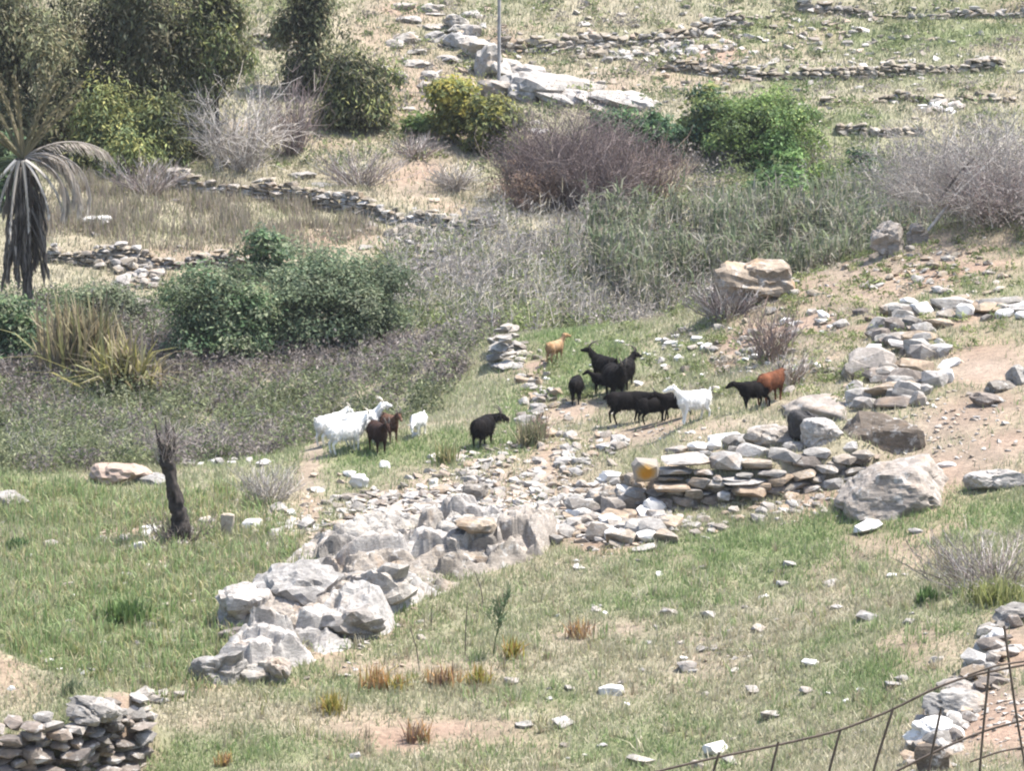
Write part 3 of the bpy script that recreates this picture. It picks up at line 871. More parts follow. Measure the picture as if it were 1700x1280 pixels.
rock(719, 806, 16, 15, 'small round white stone above the rubble below the black goat', M_WHITE, seed=103, deep=0.9, sub=2)
rock(762, 828, 38, 14, 'pale flat slab in the middle of the rubble bank', M_PALE, seed=105, deep=0.8, sub=3)
rock(789, 836, 44, 38, 'brownish upright block beside the pale flat slab in the rubble', M_STONE, seed=107, deep=0.8, sub=3)
o = rock(789, 930, 74, 34, 'rust edged slab bridging a black hollow at the end of the outcrop', M_RUST, seed=109, deep=0.9, sub=3, nplanes=7)
o.location.z += 0.52; o.location.y -= 0.1
rock(752, 940, 26, 52, 'white upright stone holding up the rust edged slab', M_PALE, seed=110, deep=0.8, sub=3)
rock(824, 934, 40, 36, 'grey stone under the far end of the rust edged slab', M_STONE, seed=112, deep=0.8, sub=3)
rock(790, 944, 56, 22, 'dark stone standing in for the shade in the hollow under the rust edged slab', M_BROWN, seed=118, deep=0.5, sub=3)  # dark brown stone fills the hole where only shadow lies
rock(1015, 1156, 46, 23, 'white rectangular block lying in the open meadow', M_WHITE, seed=111, deep=0.6, sub=3, nplanes=4)
rock(500, 298, 54, 22, 'flat white boulder propped over a dark gap below the bare lilac bush', M_PALE, seed=113, deep=0.9, sub=3, sink=-0.1)
rock(535, 310, 60, 14, 'white slab under the propped flat white boulder', M_PALE, seed=114, deep=0.9, sub=3)
rock(160, 380, 50, 28, 'white rock cluster block alone on the dry grass terrace', M_WHITE, seed=115, deep=0.7, sub=3)
rock(791, 360, 13, 14, 'tiny bright white stone at the end of the long low wall', M_WHITE, seed=116, deep=0.7, sub=2)
rock(1684, 1040, 74, 44, 'slab jutting over a dark gap at the edge of the dirt bank', M_STONE, seed=117, deep=0.9, sub=3, sink=-0.2)
rock(1590, 1196, 110, 56, 'large cream block in the row beside the wire mesh', M_PALE, seed=119, deep=0.7, sub=4)
rock(1556, 1240, 100, 50, 'chalky white slab with a jagged edge below the cream block', M_WHITE, seed=121, deep=0.7, sub=4, strata=0.07)
rock(1600, 1160, 60, 34, 'grey stone wedged above the cream block', M_STONE, seed=123, deep=0.8, sub=3)
rock(1632, 1112, 52, 30, 'grey stone in the middle of the row beside the dirt bank', M_STONE, seed=125, deep=0.8, sub=3)
rock(1652, 1072, 40, 34, 'small white stone near the top of the row beside the dirt bank', M_WHITE, seed=127, deep=0.8, sub=3)
rock(26, 1300, 80, 62, 'white pointed boulder at the foot of the tumbled brown wall', M_WHITE, seed=129, deep=0.7, sub=3, Y=48.4, nplanes=7)
rock(18, 1150, 15, 12, 'small white stone on the grass above the tumbled brown wall', M_WHITE, seed=131, deep=0.8, sub=2)
rock(1548, 1290, 60, 60, 'dark brown broken block standing under the chalky white slab', M_BROWN, seed=133, deep=0.6, sub=3)
# pale rock band on the far slope
pf = P(900, 150)
band = thing('rock_outcrop', 'band of white bedrock slabs running down the far slope beside the dark green bush', 'rock outcrop', tuple(pf))
for k, (u0, u1, v0, v1) in enumerate([(790, 828, 76, 128), (829, 865, 98, 124), (829, 940, 116, 170), (878, 932, 117, 148), (933, 1008, 123, 150), (930, 1000, 142, 176), (997, 1088, 144, 182), (845, 890, 140, 170), (800, 850, 130, 165), (960, 1010, 160, 185), (770, 815, 64, 100), (800, 850, 96, 130), (850, 900, 104, 136), (1040, 1085, 160, 184), (740, 790, 50, 84), (900, 960, 150, 178), (870, 930, 132, 160)]):
    rock((u0 + u1) / 2, v1, (u1 - u0) * 1.3, (v1 - v0) * 1.25, None, M_PALE, name='rock_block', seed=1300 + k, deep=0.9, sub=3, rz=-0.3, ry=0.22, parent=band, rough=0.09)
crag = thing('rock_outcrop', 'scattered white crag blocks above the yellow green bush', 'rock outcrop', tuple(P(690, 120)))
for k, (u0, u1, v0, v1) in enumerate([(652, 698, 44, 74), (676, 708, 75, 92), (655, 677, 112, 140), (698, 734, 110, 134), (735, 785, 50, 74), (690, 720, 130, 150), (650, 690, 170, 186), (640, 690, -6, 16), (690, 740, -4, 22), (735, 780, 14, 44), (770, 800, 36, 66), (700, 745, 44, 70), (660, 700, 20, 40), (610, 650, 100, 124), (745, 784, 32, 52), (640, 700, 0, 12), (700, 770, 8, 26), (860, 905, 190, 205), (870, 910, 205, 222), (660, 720, 88, 112), (720, 760, 84, 104), (690, 740, 30, 48), (760, 800, 10, 30), (640, 670, 60, 80), (720, 760, 150, 170)]):
    rock((u0 + u1) / 2, v1, (u1 - u0) * 1.1, (v1 - v0), None, M_PALE, name='rock_block', seed=1400 + k, deep=0.9, sub=3, rz=-0.2, parent=crag)

# upper heap of wall stones beside the path, laid on the ground from far to near
uw = thing('dry_stone_wall', 'collapsed heap of large pale and grey stones curving up beside the dirt path', 'stone wall', tuple(P(1490, 640)))
UPPER = [
    (1433, 1519, 632, 662, 'rust'), (1418, 1458, 660, 681, 'stone'), (1450, 1512, 658, 680, 'dark'), (1414, 1487, 578, 622, 'pale'), (1478, 1532, 612, 648, 'dark'), (1487, 1550, 594, 622, 'rust'), (1530, 1562, 624, 640, 'stone'),
    (1557, 1595, 598, 612, 'white'), (1560, 1583, 615, 638, 'white'), (1520, 1546, 638, 654, 'stone'), (1512, 1539, 652, 676, 'stone'), (1432, 1463, 570, 590, 'white'), (1478, 1540, 566, 586, 'pale'), (1494, 1558, 548, 571, 'rust'),
    (1476, 1515, 505, 528, 'pale'), (1512, 1549, 502, 524, 'white'), (1548, 1619, 493, 515, 'pale'), (1588, 1618, 505, 529, 'white'), (1556, 1590, 513, 530, 'pale'), (1618, 1677, 502, 523, 'rust'), (1630, 1705, 494, 512, 'stone'), (1680, 1760, 500, 520, 'pale'),
    (1440, 1482, 526, 548, 'stone'), (1500, 1535, 528, 548, 'stone'), (1450, 1480, 546, 572, 'dark'), (1470, 1500, 530, 560, 'dark'), (1400, 1440, 600, 630, 'stone'), (1435, 1475, 612, 634, 'dark'), (1530, 1580, 528, 548, 'rust'), (1405, 1432, 632, 650, 'pale'), (1538, 1575, 575, 596, 'stone'), (1460, 1490, 590, 612, 'stone')]

rg = random.Random(8)
for _ in range(60):
    tq = rg.random()
    u = 1450 + 60 * math.sin(tq * 3) + rg.uniform(-45, 60); v = 520 + 160 * tq
    wq = rg.uniform(18, 44)
    UPPER.append((u - wq / 2, u + wq / 2, v - wq * rg.uniform(0.4, 0.75), v, rg.choice(('stone', 'pale', 'stone', 'dark', 'pale'))))
for _ in range(22):
    u = rg.uniform(1500, 1760); v = rg.uniform(505, 536); wq = rg.uniform(16, 34)
    UPPER.append((u - wq / 2, u + wq / 2, v - wq * 0.5, v, rg.choice(('stone', 'pale', 'white'))))
ground_stones(uw, UPPER, 77, 0.5)

# heaps: collapsed walls and rubble, stones as parts
def heap(label, cells, n, kinds, size, seed, name='stone_heap', cat='stone heap', pile=0.0, flat=0.45):
    rng = random.Random(seed)
    c0 = cells[0]
    t = thing(name, label, cat, tuple(P(c0[0], c0[1])))
    wts = [c[2] * c[3] for c in cells]
    for k in range(n):
        c = rng.choices(cells, wts)[0]
        while True:
            a, b = rng.uniform(-1, 1), rng.uniform(-1, 1)
            if a * a + b * b < 1: break
        p = P(c[0] + a * c[2], c[1] + b * c[3] + (c[4] * a if len(c) > 4 else 0))
        L = rng.uniform(*size) * (0.7 + 0.6 * rng.random())
        hh = L * rng.uniform(flat * 0.6, flat * 1.4)
        lift = pile * (1 - (a * a + b * b)) * rng.random()
        put_stone(t, rng.choice(kinds), (p[0], p[1], p[2] + hh * 0.25 + lift), (L, L * rng.uniform(0.6, 0.95), hh), rng.uniform(0, 6.28), (rng.uniform(-0.3, 0.3), rng.uniform(-0.3, 0.3)), rng=rng)
    return t
heap('tilted bank of loose pale rubble spilling between the goats and the outcrop', [(830, 790, 60, 34), (700, 850, 130, 40), (860, 860, 110, 50), (640, 890, 80, 24), (960, 850, 60, 45), (600, 850, 60, 30)], 298, ('pale', 'stone', 'stone', 'stone', 'pale', 'rust', 'dark'), (0.13, 0.38), 5, name='rubble_bank', cat='rubble', flat=0.34)
heap('stones tumbled from the wall end around the orange lichen stone', [(1000, 850, 60, 36), (1060, 880, 60, 22), (1010, 815, 50, 18)], 80, ('stone', 'stone', 'pale', 'rust', 'white'), (0.25, 0.5), 6, name='rubble_bank', cat='rubble', pile=0.1)
heap('small stacked cairn of pale slabs at the terrace corner behind the tan kid', [(838, 606, 26, 8), (842, 585, 26, 8)], 46, ('pale', 'stone'), (0.28, 0.5), 7, name='cairn', cat='cairn', pile=0.75, flat=0.3)
heap('line of path edge stones running down from the cairn past the lone black goat', [(880, 610, 30, 40), (905, 690, 40, 50), (930, 760, 44, 40), (1000, 740, 50, 18)], 120, ('pale', 'stone', 'rust', 'stone'), (0.14, 0.34), 8, name='rubble_bank', cat='rubble')
heap('collapsed pile of grey slabs at the end of the long low wall across the valley', [(715, 400, 70, 24, 6), (690, 425, 60, 10)], 120, ('terr', 'terr', 'pale'), (0.25, 0.5), 9, pile=0.35)
heap('collapsed stone pile on the slope below the dry grass terrace', [(210, 445, 60, 22, 12), (235, 470, 40, 12)], 90, ('stone', 'terr', 'pale'), (0.2, 0.42), 10, pile=0.25)
heap('scattered rubble below the uneven brown terrace wall', [(1050, 85, 90, 14), (1150, 75, 70, 22), (1000, 95, 60, 10)], 110, ('terr', 'pale', 'stone'), (0.2, 0.5), 12)
heap('loose white stones on the terrace beside the thin low wall', [(1560, 182, 40, 8)], 30, ('pale', 'white'), (0.25, 0.5), 14)
heap('stones strewn over the bank above the brown goat', [(1200, 570, 90, 40), (1330, 540, 70, 30), (1130, 590, 60, 30), (1300, 610, 80, 30)], 110, ('pale', 'stone', 'white', 'terr'), (0.12, 0.32), 15, name='rubble_bank', cat='rubble')
heap('stones strewn over the eroded dirt bank above the path', [(1450, 440, 80, 40), (1590, 460, 90, 40), (1330, 480, 70, 20)], 90, ('pale', 'terr', 'rust'), (0.12, 0.34), 16, name='rubble_bank', cat='rubble')
heap('pebbly stones at the foot of the main wall and the huge smooth boulder', [(1320, 840, 80, 20), (1250, 850, 60, 20), (1150, 870, 60, 20), (1430, 800, 40, 20)], 90, ('stone', 'pale', 'rust'), (0.10, 0.28), 18, name='rubble_bank', cat='rubble')
heap('pale stones edging the grass in front of the grey scrub beside the stump', [(370, 772, 80, 6), (460, 870, 60, 22), (240, 900, 60, 14), (300, 880, 80, 12)], 70, ('pale', 'pale', 'white', 'stone'), (0.12, 0.36), 19, name='rubble_bank', cat='rubble')
heap('row of small stones along the dirt bank beside the wire mesh', [(1655, 1080, 34, 46, -20), (1615, 1140, 44, 40, -20), (1575, 1210, 48, 44, -20), (1540, 1265, 40, 30, -10)], 120, ('stone', 'pale', 'stone', 'dark', 'rust'), (0.14, 0.42), 20, name='rubble_bank', cat='rubble', pile=0.12)
heap('orange earth bank stones at the end of the tumbled brown wall', [(232, 1200, 26, 14), (262, 1160, 40, 8)], 18, ('stone', 'pale'), (0.18, 0.36), 22, name='rubble_bank', cat='rubble')

# loose field stones
STONE_LABEL = {(1260, 1047): 'white stone midway between the rectangular block and the dead grey cushion shrub',
    (1345, 1105): 'white oval stone alone in the meadow above the middle of the wire mesh',
    (1280, 1192): 'flat white stone in the grass just above the top rail of the wire mesh',
    (1143, 1110): 'broad flat pinkish stone uphill of the rectangular block towards the wire mesh',
    (1440, 1028): 'broad pinkish slab in the meadow below the dead grey cushion shrub',
    (1440, 880): 'flat grey slab in bright grass right under the huge smooth boulder',
    (590, 1258): 'white stone at the frame bottom below the outcrop and the dry patch',
    (1065, 1268): 'flat white slab at the frame bottom beside the low end of the wire mesh',
    (850, 1135): 'flat pale stone beside the yellow green tuft at the end of the dry patch',
    (115, 974): 'flat white stone above the dark green leafy mound',
    (230, 1070): 'small white stone below the dark green leafy mound',
    (1098, 600): 'white stone on the grass behind the black cluster',
    (1025, 530): 'pale flat stones at the terrace edge behind the tan kid',
    (1310, 650): 'pale block just behind the red brown goat',
    (690, 725): 'flat grey boulder that the small white goat bends over'}
def field_stones(label, group, spots, kinds=('white', 'pale', 'pale', 'stone'), seed=1):
    rng = random.Random(seed)
    for (u, v, wpx) in spots:
        p = P(u, v)
        L = wpx / ppm_at(p)
        o = put_stone(None, rng.choice(kinds), (p[0], p[1], p[2] + L * 0.09), (L, L * 0.8, L * rng.uniform(0.28, 0.48)), rng.uniform(0, 6.28), (rng.uniform(-0.2, 0.2), rng.uniform(-0.2, 0.2)), name='field_stone', rng=rng)
        tag(o, STONE_LABEL.get((u, v), label), 'stone', group)
rs = random.Random(44)
field_stones('pale stone lying loose in the open meadow below the main wall', 'loose stones in the meadow',
             [(1260, 1047, 28), (1345, 1105, 30), (1168, 1080, 26), (1280, 1192, 34), (1143, 1110, 42), (1440, 1028, 40), (1300, 972, 24), (1265, 994, 24), (1500, 1130, 30), (1340, 1150, 26), (1250, 1150, 30), (1555, 1098, 24), (1480, 1140, 36), (1110, 1020, 30),
              (1178, 1024, 32), (1440, 880, 50), (1310, 940, 30), (1380, 970, 34), (1510, 1035, 24), (590, 1258, 26), (870, 1208, 30), (935, 1205, 36), (1065, 1268, 48), (1190, 1250, 50), (945, 1145, 24), (850, 1135, 32), (990, 1015, 22), (1645, 890, 30), (1520, 885, 24),
              (1210, 1265, 30), (1160, 1275, 30), (1000, 1240, 18), (700, 1060, 18), (1390, 1010, 24)] + [(rs.uniform(880, 1540), rs.uniform(930, 1275), rs.uniform(9, 18)) for _ in range(45)], seed=3)
field_stones('pale stone half hidden in the tufted grass near the black stump', 'loose stones in the tufted grass',
             [(115, 974, 34), (230, 1070, 16), (75, 1100, 20), (130, 1115, 14), (240, 975, 16), (250, 1040, 26), (170, 900, 40), (85, 905, 34), (300, 905, 28), (460, 845, 28), (480, 870, 20), (210, 955, 20), (160, 1030, 20)] + [(rs.uniform(0, 360), rs.uniform(850, 1130), rs.uniform(8, 18)) for _ in range(45)], seed=4)
field_stones('pale stone dotted over the goats\' grassy terrace', 'loose stones on the goat terrace',
             [(1098, 600, 24), (1078, 590, 12), (983, 608, 12), (1120, 560, 16), (1150, 580, 22), (1060, 640, 18), (1195, 650, 30), (1310, 650, 28), (690, 725, 22), (640, 775, 30), (760, 765, 26), (580, 790, 24), (1025, 530, 34), (1040, 525, 24)] + [(rs.uniform(900, 1280), rs.uniform(560, 735), rs.uniform(7, 16)) for _ in range(50)], seed=5)
field_stones('pale stone poking from the far terraced slope', 'loose stones on the far slope',
             [(rs.uniform(860, 1690), rs.uniform(12, 200), rs.uniform(8, 22)) for _ in range(90)] + [(rs.uniform(100, 800), rs.uniform(330, 440), rs.uniform(8, 20)) for _ in range(30)], kinds=('terr', 'pale', 'stone'), seed=6)

# ------------------------------------------------------------------ vegetation helpers
def jitcol(rng, cols, n, amp=0.25, wts=None):
    cols = np.array(cols, float)
    k = rng.choice(len(cols), n, p=wts)
    c = cols[k] * (1 + rng.uniform(-amp, amp, (n, 1)))
    return np.clip(c, 0, 1)

def leaves(pos, nrm, size, rng, cols, ratio=1.9, droop=0.0):
    """diamond shaped leaf clumps, one quad each"""
    n = len(pos)
    r = rng.normal(size=(n, 3))
    if droop:
        ax = rng.normal(size=(n, 3)) * (1 - droop) + np.array((0, 0, -1.0)) * droop
        r = np.cross(ax, nrm)
    t = np.cross(nrm, r); t /= np.linalg.norm(t, axis=1)[:, None] + 1e-9
    b = np.cross(nrm, t)
    s = (size * rng.uniform(0.6, 1.35, n))[:, None]
    a = t * s * ratio * 0.5; c = b * s * 0.5
    bend = nrm * s * 0.18
    V = np.stack([pos - a - bend, pos - c, pos + a - bend, pos + c], 1).reshape(-1, 3)
    F = np.arange(n * 4).reshape(n, 4)
    C = np.repeat(cols, 4, 0)
    return V, F, C

def cloud(lumps, n, size, rng, cols, clump=0.16, up=0.35, wts=None, hang=0.0):
    """leaves in clumps on the outer part of many ellipsoid lumps (cx,cy,cz,rx,ry,rz)"""
    L = np.array(lumps, float)
    vol = (L[:, 3] * L[:, 4] * L[:, 5]) ** (2 / 3)
    per = 30
    n = int(n * 0.68); size = size * 1.16
    nc = max(4, n // per)
    ltint = rng.uniform(0.35, 1.9, len(L)) if hang else rng.uniform(0.65, 1.4, len(L))
    k = rng.choice(len(L), nc, p=vol / vol.sum())
    d = rng.normal(size=(nc, 3)); d[:, 2] = np.where((d[:, 2] < -0.1) & (rng.uniform(0, 1, nc) < 0.8), -d[:, 2], d[:, 2]); d /= np.linalg.norm(d, axis=1)[:, None]
    rad = np.clip(rng.beta(5, 1.1, nc), 0, 1) * rng.uniform(0.8, 1.2, nc)
    cc = L[k, :3] + d * L[k, 3:] * rad[:, None]
    cs = rng.uniform(0.5, 1.5, nc) * clump
    ccol = jitcol(rng, cols, nc, 0.25, wts) * ltint[k][:, None]
    m = np.repeat(np.arange(nc), per)
    g = rng.normal(size=(len(m), 3)) * cs[m][:, None] * np.array((1, 1, 0.7 + hang))
    pos = cc[m] + g
    if hang: pos[:, 2] -= np.abs(rng.normal(size=len(m))) * cs[m] * hang * 1.5
    nr = d[m] * 0.7 + g / (np.linalg.norm(g, axis=1)[:, None] + 1e-6) * 0.4 + rng.normal(size=(len(m), 3)) * 0.45 + np.array((0, 0, up))
    nr /= np.linalg.norm(nr, axis=1)[:, None] + 1e-9
    return leaves(pos, nr, np.full(len(m), size), rng, np.clip(ccol[m] * rng.uniform(0.75, 1.3, (len(m), 1)), 0, 1), 3.2 if hang else 2.1, 0.7 if hang else 0.0)

def crown(W, H, depth, nl, rng, low=0.12, ragged=0.5, plume=1.0):
    out = []
    if low < 0.1:
        for k in range(nl):
            a = 6.283 * (k + rng.uniform(-0.3, 0.3)) / nl; q = rng.uniform(0.55, 0.9)
            s = min(W * rng.uniform(0.09, 0.15), H * 0.3)
            out.append((math.cos(a) * (W * 0.5 - s) * q, math.sin(a) * (W * 0.5 * depth - s) * q, H * rng.uniform(0.06, 0.22), s, s, s * 0.9))
    for k in range(int(nl * (3 if plume == 1 else 1.6))):
        d = rng.normal(size=3); d /= np.linalg.norm(d)
        if d[2] < -0.75: continue
        if d[2] < 0.1 and low < 0.1:
            hl = math.hypot(d[0], d[1]) + 1e-6; f_ = max(hl, 0.9) / hl; d[0] *= f_; d[1] *= f_
        r = rng.uniform(0.35, 1.0) ** 0.6
        prof = 1.0 + ragged * rng.uniform(-0.45, 0.22)
        s = W * rng.uniform(0.07, 0.20) * (1.25 - 0.45 * r)
        c = (d[0] * (W * 0.5 * prof - s) * r, d[1] * (W * 0.5 * depth * prof - s) * r, H * (0.5 + low * 0.5) + d[2] * (H * (0.5 - low * 0.5) * prof - s * 0.7) * r)
        out.append((*c, s * (1.0 if plume == 1 else 0.72), s * (0.9 if plume == 1 else 0.7), s * 0.72 * plume))
    return out

def tubes(paths, radii, cols=None, sides=3):
    """paths (n,k,3), radii (n,k) -> quads"""
    n, k, _ = paths.shape
    tan = np.gradient(paths, axis=1)
    tan /= np.linalg.norm(tan, axis=2)[..., None] + 1e-9
    ref = np.where(np.abs(tan[..., 2:3]) > 0.9, np.array((1.0, 0, 0)), np.array((0, 0, 1.0)))
    a = np.cross(tan, ref); a /= np.linalg.norm(a, axis=2)[..., None] + 1e-9
    b = np.cross(tan, a)
    ang = np.arange(sides) / sides * 2 * math.pi
    V = paths[:, :, None, :] + radii[:, :, None, None] * (a[:, :, None, :] * np.cos(ang)[None, None, :, None] + b[:, :, None, :] * np.sin(ang)[None, None, :, None])
    idx = np.arange(n * k * sides).reshape(n, k, sides)
    nx = np.roll(idx, -1, axis=2)
    F = np.stack([idx[:, :-1], nx[:, :-1], nx[:, 1:], idx[:, 1:]], -1).reshape(-1, 4)
    C = None if cols is None else np.repeat(cols, k * sides, 0)
    return V.reshape(-1, 3), F, C

def tube_obj(name, pts, rads, mat, parent, sides=8, wob=0.0, seed=0, crust=0.0):
    pts = np.array(pts, float); rads = np.array(rads, float)
    if len(pts) >= 2:
        q = np.linspace(0, 1, max(len(pts) * 4, 6)); s = np.linspace(0, 1, len(pts))
        pts2 = np.stack([np.interp(q, s, pts[:, j]) for j in range(3)], 1)
        for _ in range(2):
            pts2[1:-1] = (pts2[:-2] + 2 * pts2[1:-1] + pts2[2:]) / 4
        rads2 = np.interp(q, s, rads)
        if wob:
            g = np.random.default_rng(seed)
            rads2 = rads2 * (1 + g.uniform(-wob, wob, len(q)))
            pts2[1:-1] += g.normal(size=(len(q) - 2, 3)) * wob * rads2[1:-1, None] * 0.6
    if crust:
        q2 = np.linspace(0, 1, len(pts2) * 4); q1 = np.linspace(0, 1, len(pts2))
        pts2 = np.stack([np.interp(q2, q1, pts2[:, j]) for j in range(3)], 1); rads2 = np.interp(q2, q1, rads2)
    V, F, _ = tubes(pts2[None], rads2[None], None, sides)
    if crust:
        cen = np.repeat(pts2, sides, 0); dr = V - cen; rr_ = np.linalg.norm(dr, axis=1)[:, None]
        nz = fbm(V * np.array((9.0, 9.0, 3.5)) + seed, seed, 3) + 0.7 * vnoise(V * np.array((22.0, 22.0, 9.0)), seed + 3)
        V = V + dr * (crust * nz)[:, None]
    me = mesh_np(name, V, F, mat, None, smooth=True)
    return link(name, me, parent)

def cat_parts(parts):
    V, F, C, o = [], [], [], 0
    for v, f, c in parts:
        V.append(v); F.append(f + o); C.append(c); o += len(v)
    return np.concatenate(V), np.concatenate(F), np.concatenate(C)

def twigs(n, h, w, rng, cols, forks=5, r0=0.016, spread=1.0, droop=0.0, base_r=0.15, k=6):
    """bare stems from the ground that arch and fork"""
    az = rng.uniform(0, 2 * math.pi, n)
    lean = np.sqrt(rng.uniform(0, 1, n)) * spread
    L = h * rng.uniform(0.6, 1.08, n)
    s = np.linspace(0, 1, k)[None, :, None]
    dirx = np.stack([np.cos(az), np.sin(az), np.zeros(n)], 1)[:, None, :]
    base_ = dirx * base_r * w * rng.uniform(0, 1, (n, 1, 1))
    out = dirx * (lean * w * 0.5)[:, None, None] * s ** 1.3
    up = np.array((0, 0, 1.0))[None, None, :] * (L * np.sqrt(np.clip(1 - 0.55 * lean ** 2, 0.1, 1)))[:, None, None] * (s - droop * lean[:, None, None] * s ** 3)
    wig = np.cumsum(rng.normal(size=(n, k, 3)) * 0.035 * h, axis=1); wig[:, 0] = 0
    main = base_ + out + up + wig
    rm = np.linspace(1, 0.35, k)[None] * r0 * rng.uniform(0.7, 1.3, (n, 1))
    c = jitcol(rng, cols, n, 0.25)
    P1 = tubes(main, rm, c)
    m = n * forks
    src = np.repeat(np.arange(n), forks)
    ti = rng.integers(1, k, m)
    st = main[src, ti]
    dv = rng.normal(size=(m, 3)); dv[:, 2] = np.abs(dv[:, 2]) * 0.8 + 0.15 - droop
    dv /= np.linalg.norm(dv, axis=1)[:, None]
    par = main[src, np.minimum(ti + 1, k - 1)] - main[src, ti - 1]
    par /= np.linalg.norm(par, axis=1)[:, None] + 1e-9
    dv = dv * 0.8 + par * 0.7
    ll = h * rng.uniform(0.12, 0.34, m)
    s2 = np.linspace(0, 1, 3)[None, :, None]
    sub = st[:, None, :] + dv[:, None, :] * ll[:, None, None] * s2 + np.cumsum(rng.normal(size=(m, 3, 3)) * 0.026 * h, 1) * (s2 > 0)
    r2 = np.linspace(0.6, 0.25, 3)[None] * r0 * rng.uniform(0.6, 1.1, (m, 1))
    P2 = tubes(sub, r2, jitcol(rng, cols, m, 0.3))
    return cat_parts([P1, P2]), sub[:, -1]

def clear_low(V, o, tol=0.0):
    return V

def bush(name, label, cat, u, v, wpx, hpx, cols, n=9000, leaf=0.07, seed=1, lumps=None, Y=None, clump=0.16, trunk=True, nl=7, group=None, hang=0.0, wts=None, depth=0.8, mat=None, base_gap=0.08, trunk_r=0.07, low=-0.06, ragged=0.6):
    rng = np.random.default_rng(seed)
    p = PY(u, Y) if Y else P(u, v)
    pm = ppm_at(p)
    if Y:   # foot row of that place, so that the photographed top row is kept
        zrow = p[2]
        top = v - hpx
        Hm = (CAM_Z - Y * float(ray_t(top))) - zrow
    else:
        Hm = hpx / pm
    W = wpx / pm
    if lumps is None:
        lumps = crown(W, Hm, depth, nl, rng, low, ragged, 2.1 if hang >= 0.6 else 1.0)
    else:
        lumps = [(a * W, b * W, c * Hm, d * W, e * W, f * Hm) for a, b, c, d, e, f in lumps]
    t = thing(name, label, cat, tuple(p), group)
    V, F, C = cloud(lumps, n, leaf, rng, np.array(cols) * (1.35 if hang else 1.6), clump, wts=wts, hang=hang)
    ok = V.reshape(-1, 4, 3)[:, :, 2].min(1) > base_gap * 0.3
    F = F[ok]
    me = mesh_np('foliage', V, F, mat or M_LEAF, C)
    link('foliage', me, t)
    if trunk:
        tx, ty = rng.uniform(-0.05, 0.05, 2) * W
        tube_obj('trunk', [(0, 0, -0.15), (tx * 0.5, ty * 0.5, Hm * 0.25), (tx, ty, Hm * 0.55)], [trunk_r * 1.3, trunk_r, trunk_r * 0.6], M_BARK, t, 7, 0.12, seed)
        for k in range(4):
            lp = lumps[k % len(lumps)]
            tube_obj('branch', [(tx * 0.5, ty * 0.5, Hm * (0.2 + 0.06 * k)), (lp[0] * 0.5, lp[1] * 0.5, (Hm * 0.3 + lp[2]) / 2), (lp[0], lp[1], lp[2])], [trunk_r * 0.6, trunk_r * 0.4, trunk_r * 0.2], M_BARK, t, 5, 0.1, seed + k)
    return t

def bare(name, label, u, v, wpx, hpx, cols, n=90, seed=1, Y=None, forks=6, r0=0.016, droop=0.0, spread=1.0, group=None, leafy=None, base_r=0.3, cat='bare shrub', nleaf=0, leaf=0.06):
    rng = np.random.default_rng(seed)
    p = PY(u, Y) if Y else P(u, v)
    if Y: Hm = (CAM_Z - Y * float(ray_t(v - hpx))) - p[2]
    else: Hm = hpx / ppm_at(p)
    W = wpx / ppm_at(p)
    t = thing(name, label, cat, tuple(p), group)
    (V, F, C), tips = twigs(n, Hm, W, rng, cols, forks, r0, spread, droop, base_r)
    link('stems', mesh_np('stems', V, F, M_TWIG, C), t)
    if nleaf:
        k = rng.integers(0, len(tips), nleaf)
        pos = tips[k] + rng.normal(size=(nleaf, 3)) * 0.07
        nr = rng.normal(size=(nleaf, 3)); nr /= np.linalg.norm(nr, axis=1)[:, None]
        V, F, C = leaves(pos, nr, np.full(nleaf, leaf), rng, jitcol(rng, leafy, nleaf, 0.3))
        link('foliage', mesh_np('foliage', V, F, M_LEAF, C), t)
    return t

# colours (real-world leaf and twig albedos)
C_DARKG = [(0.066, 0.074, 0.038), (0.090, 0.094, 0.046), (0.115, 0.102, 0.060), (0.050, 0.056, 0.034)]
C_BROWNG = [(0.095, 0.096, 0.052), (0.135, 0.122, 0.074), (0.075, 0.078, 0.044)]
C_OLIVE = [(0.125, 0.138, 0.050), (0.095, 0.112, 0.044), (0.17, 0.165, 0.062), (0.066, 0.084, 0.038)]
C_MASTIC = [(0.060, 0.092, 0.058), (0.085, 0.115, 0.075), (0.048, 0.072, 0.052), (0.11, 0.13, 0.085)]
C_MASTIC2 = [(0.080, 0.125, 0.058), (0.115, 0.155, 0.075), (0.055, 0.09, 0.05), (0.15, 0.165, 0.10)]
C_OLM = [(0.085, 0.112, 0.062), (0.115, 0.14, 0.08), (0.065, 0.088, 0.052), (0.145, 0.16, 0.10)]
C_BRIGHT = [(0.118, 0.165, 0.050), (0.092, 0.138, 0.046), (0.15, 0.185, 0.064), (0.062, 0.095, 0.036)]
C_VIVID = [(0.090, 0.150, 0.048), (0.115, 0.178, 0.058), (0.068, 0.112, 0.04)]
C_YELL = [(0.17, 0.160, 0.036), (0.135, 0.138, 0.042), (0.085, 0.098, 0.036), (0.20, 0.17, 0.04)]
C_GREEN = [(0.055, 0.095, 0.045), (0.075, 0.12, 0.05), (0.04, 0.07, 0.04)]
C_GREYT = [(0.33, 0.295, 0.265), (0.40, 0.365, 0.33), (0.25, 0.22, 0.195), (0.46, 0.425, 0.385)]
C_PURPT = [(0.20, 0.155, 0.145), (0.25, 0.20, 0.185), (0.15, 0.115, 0.11), (0.29, 0.245, 0.225)]
C_BRNT = [(0.26, 0.18, 0.14), (0.20, 0.15, 0.13), (0.32, 0.24, 0.18)]
C_SCRUB = [(0.10, 0.12, 0.07), (0.13, 0.145, 0.085), (0.16, 0.15, 0.125), (0.085, 0.10, 0.06)]
C_STRAW = [(0.43, 0.39, 0.275), (0.35, 0.315, 0.225), (0.50, 0.46, 0.335)]

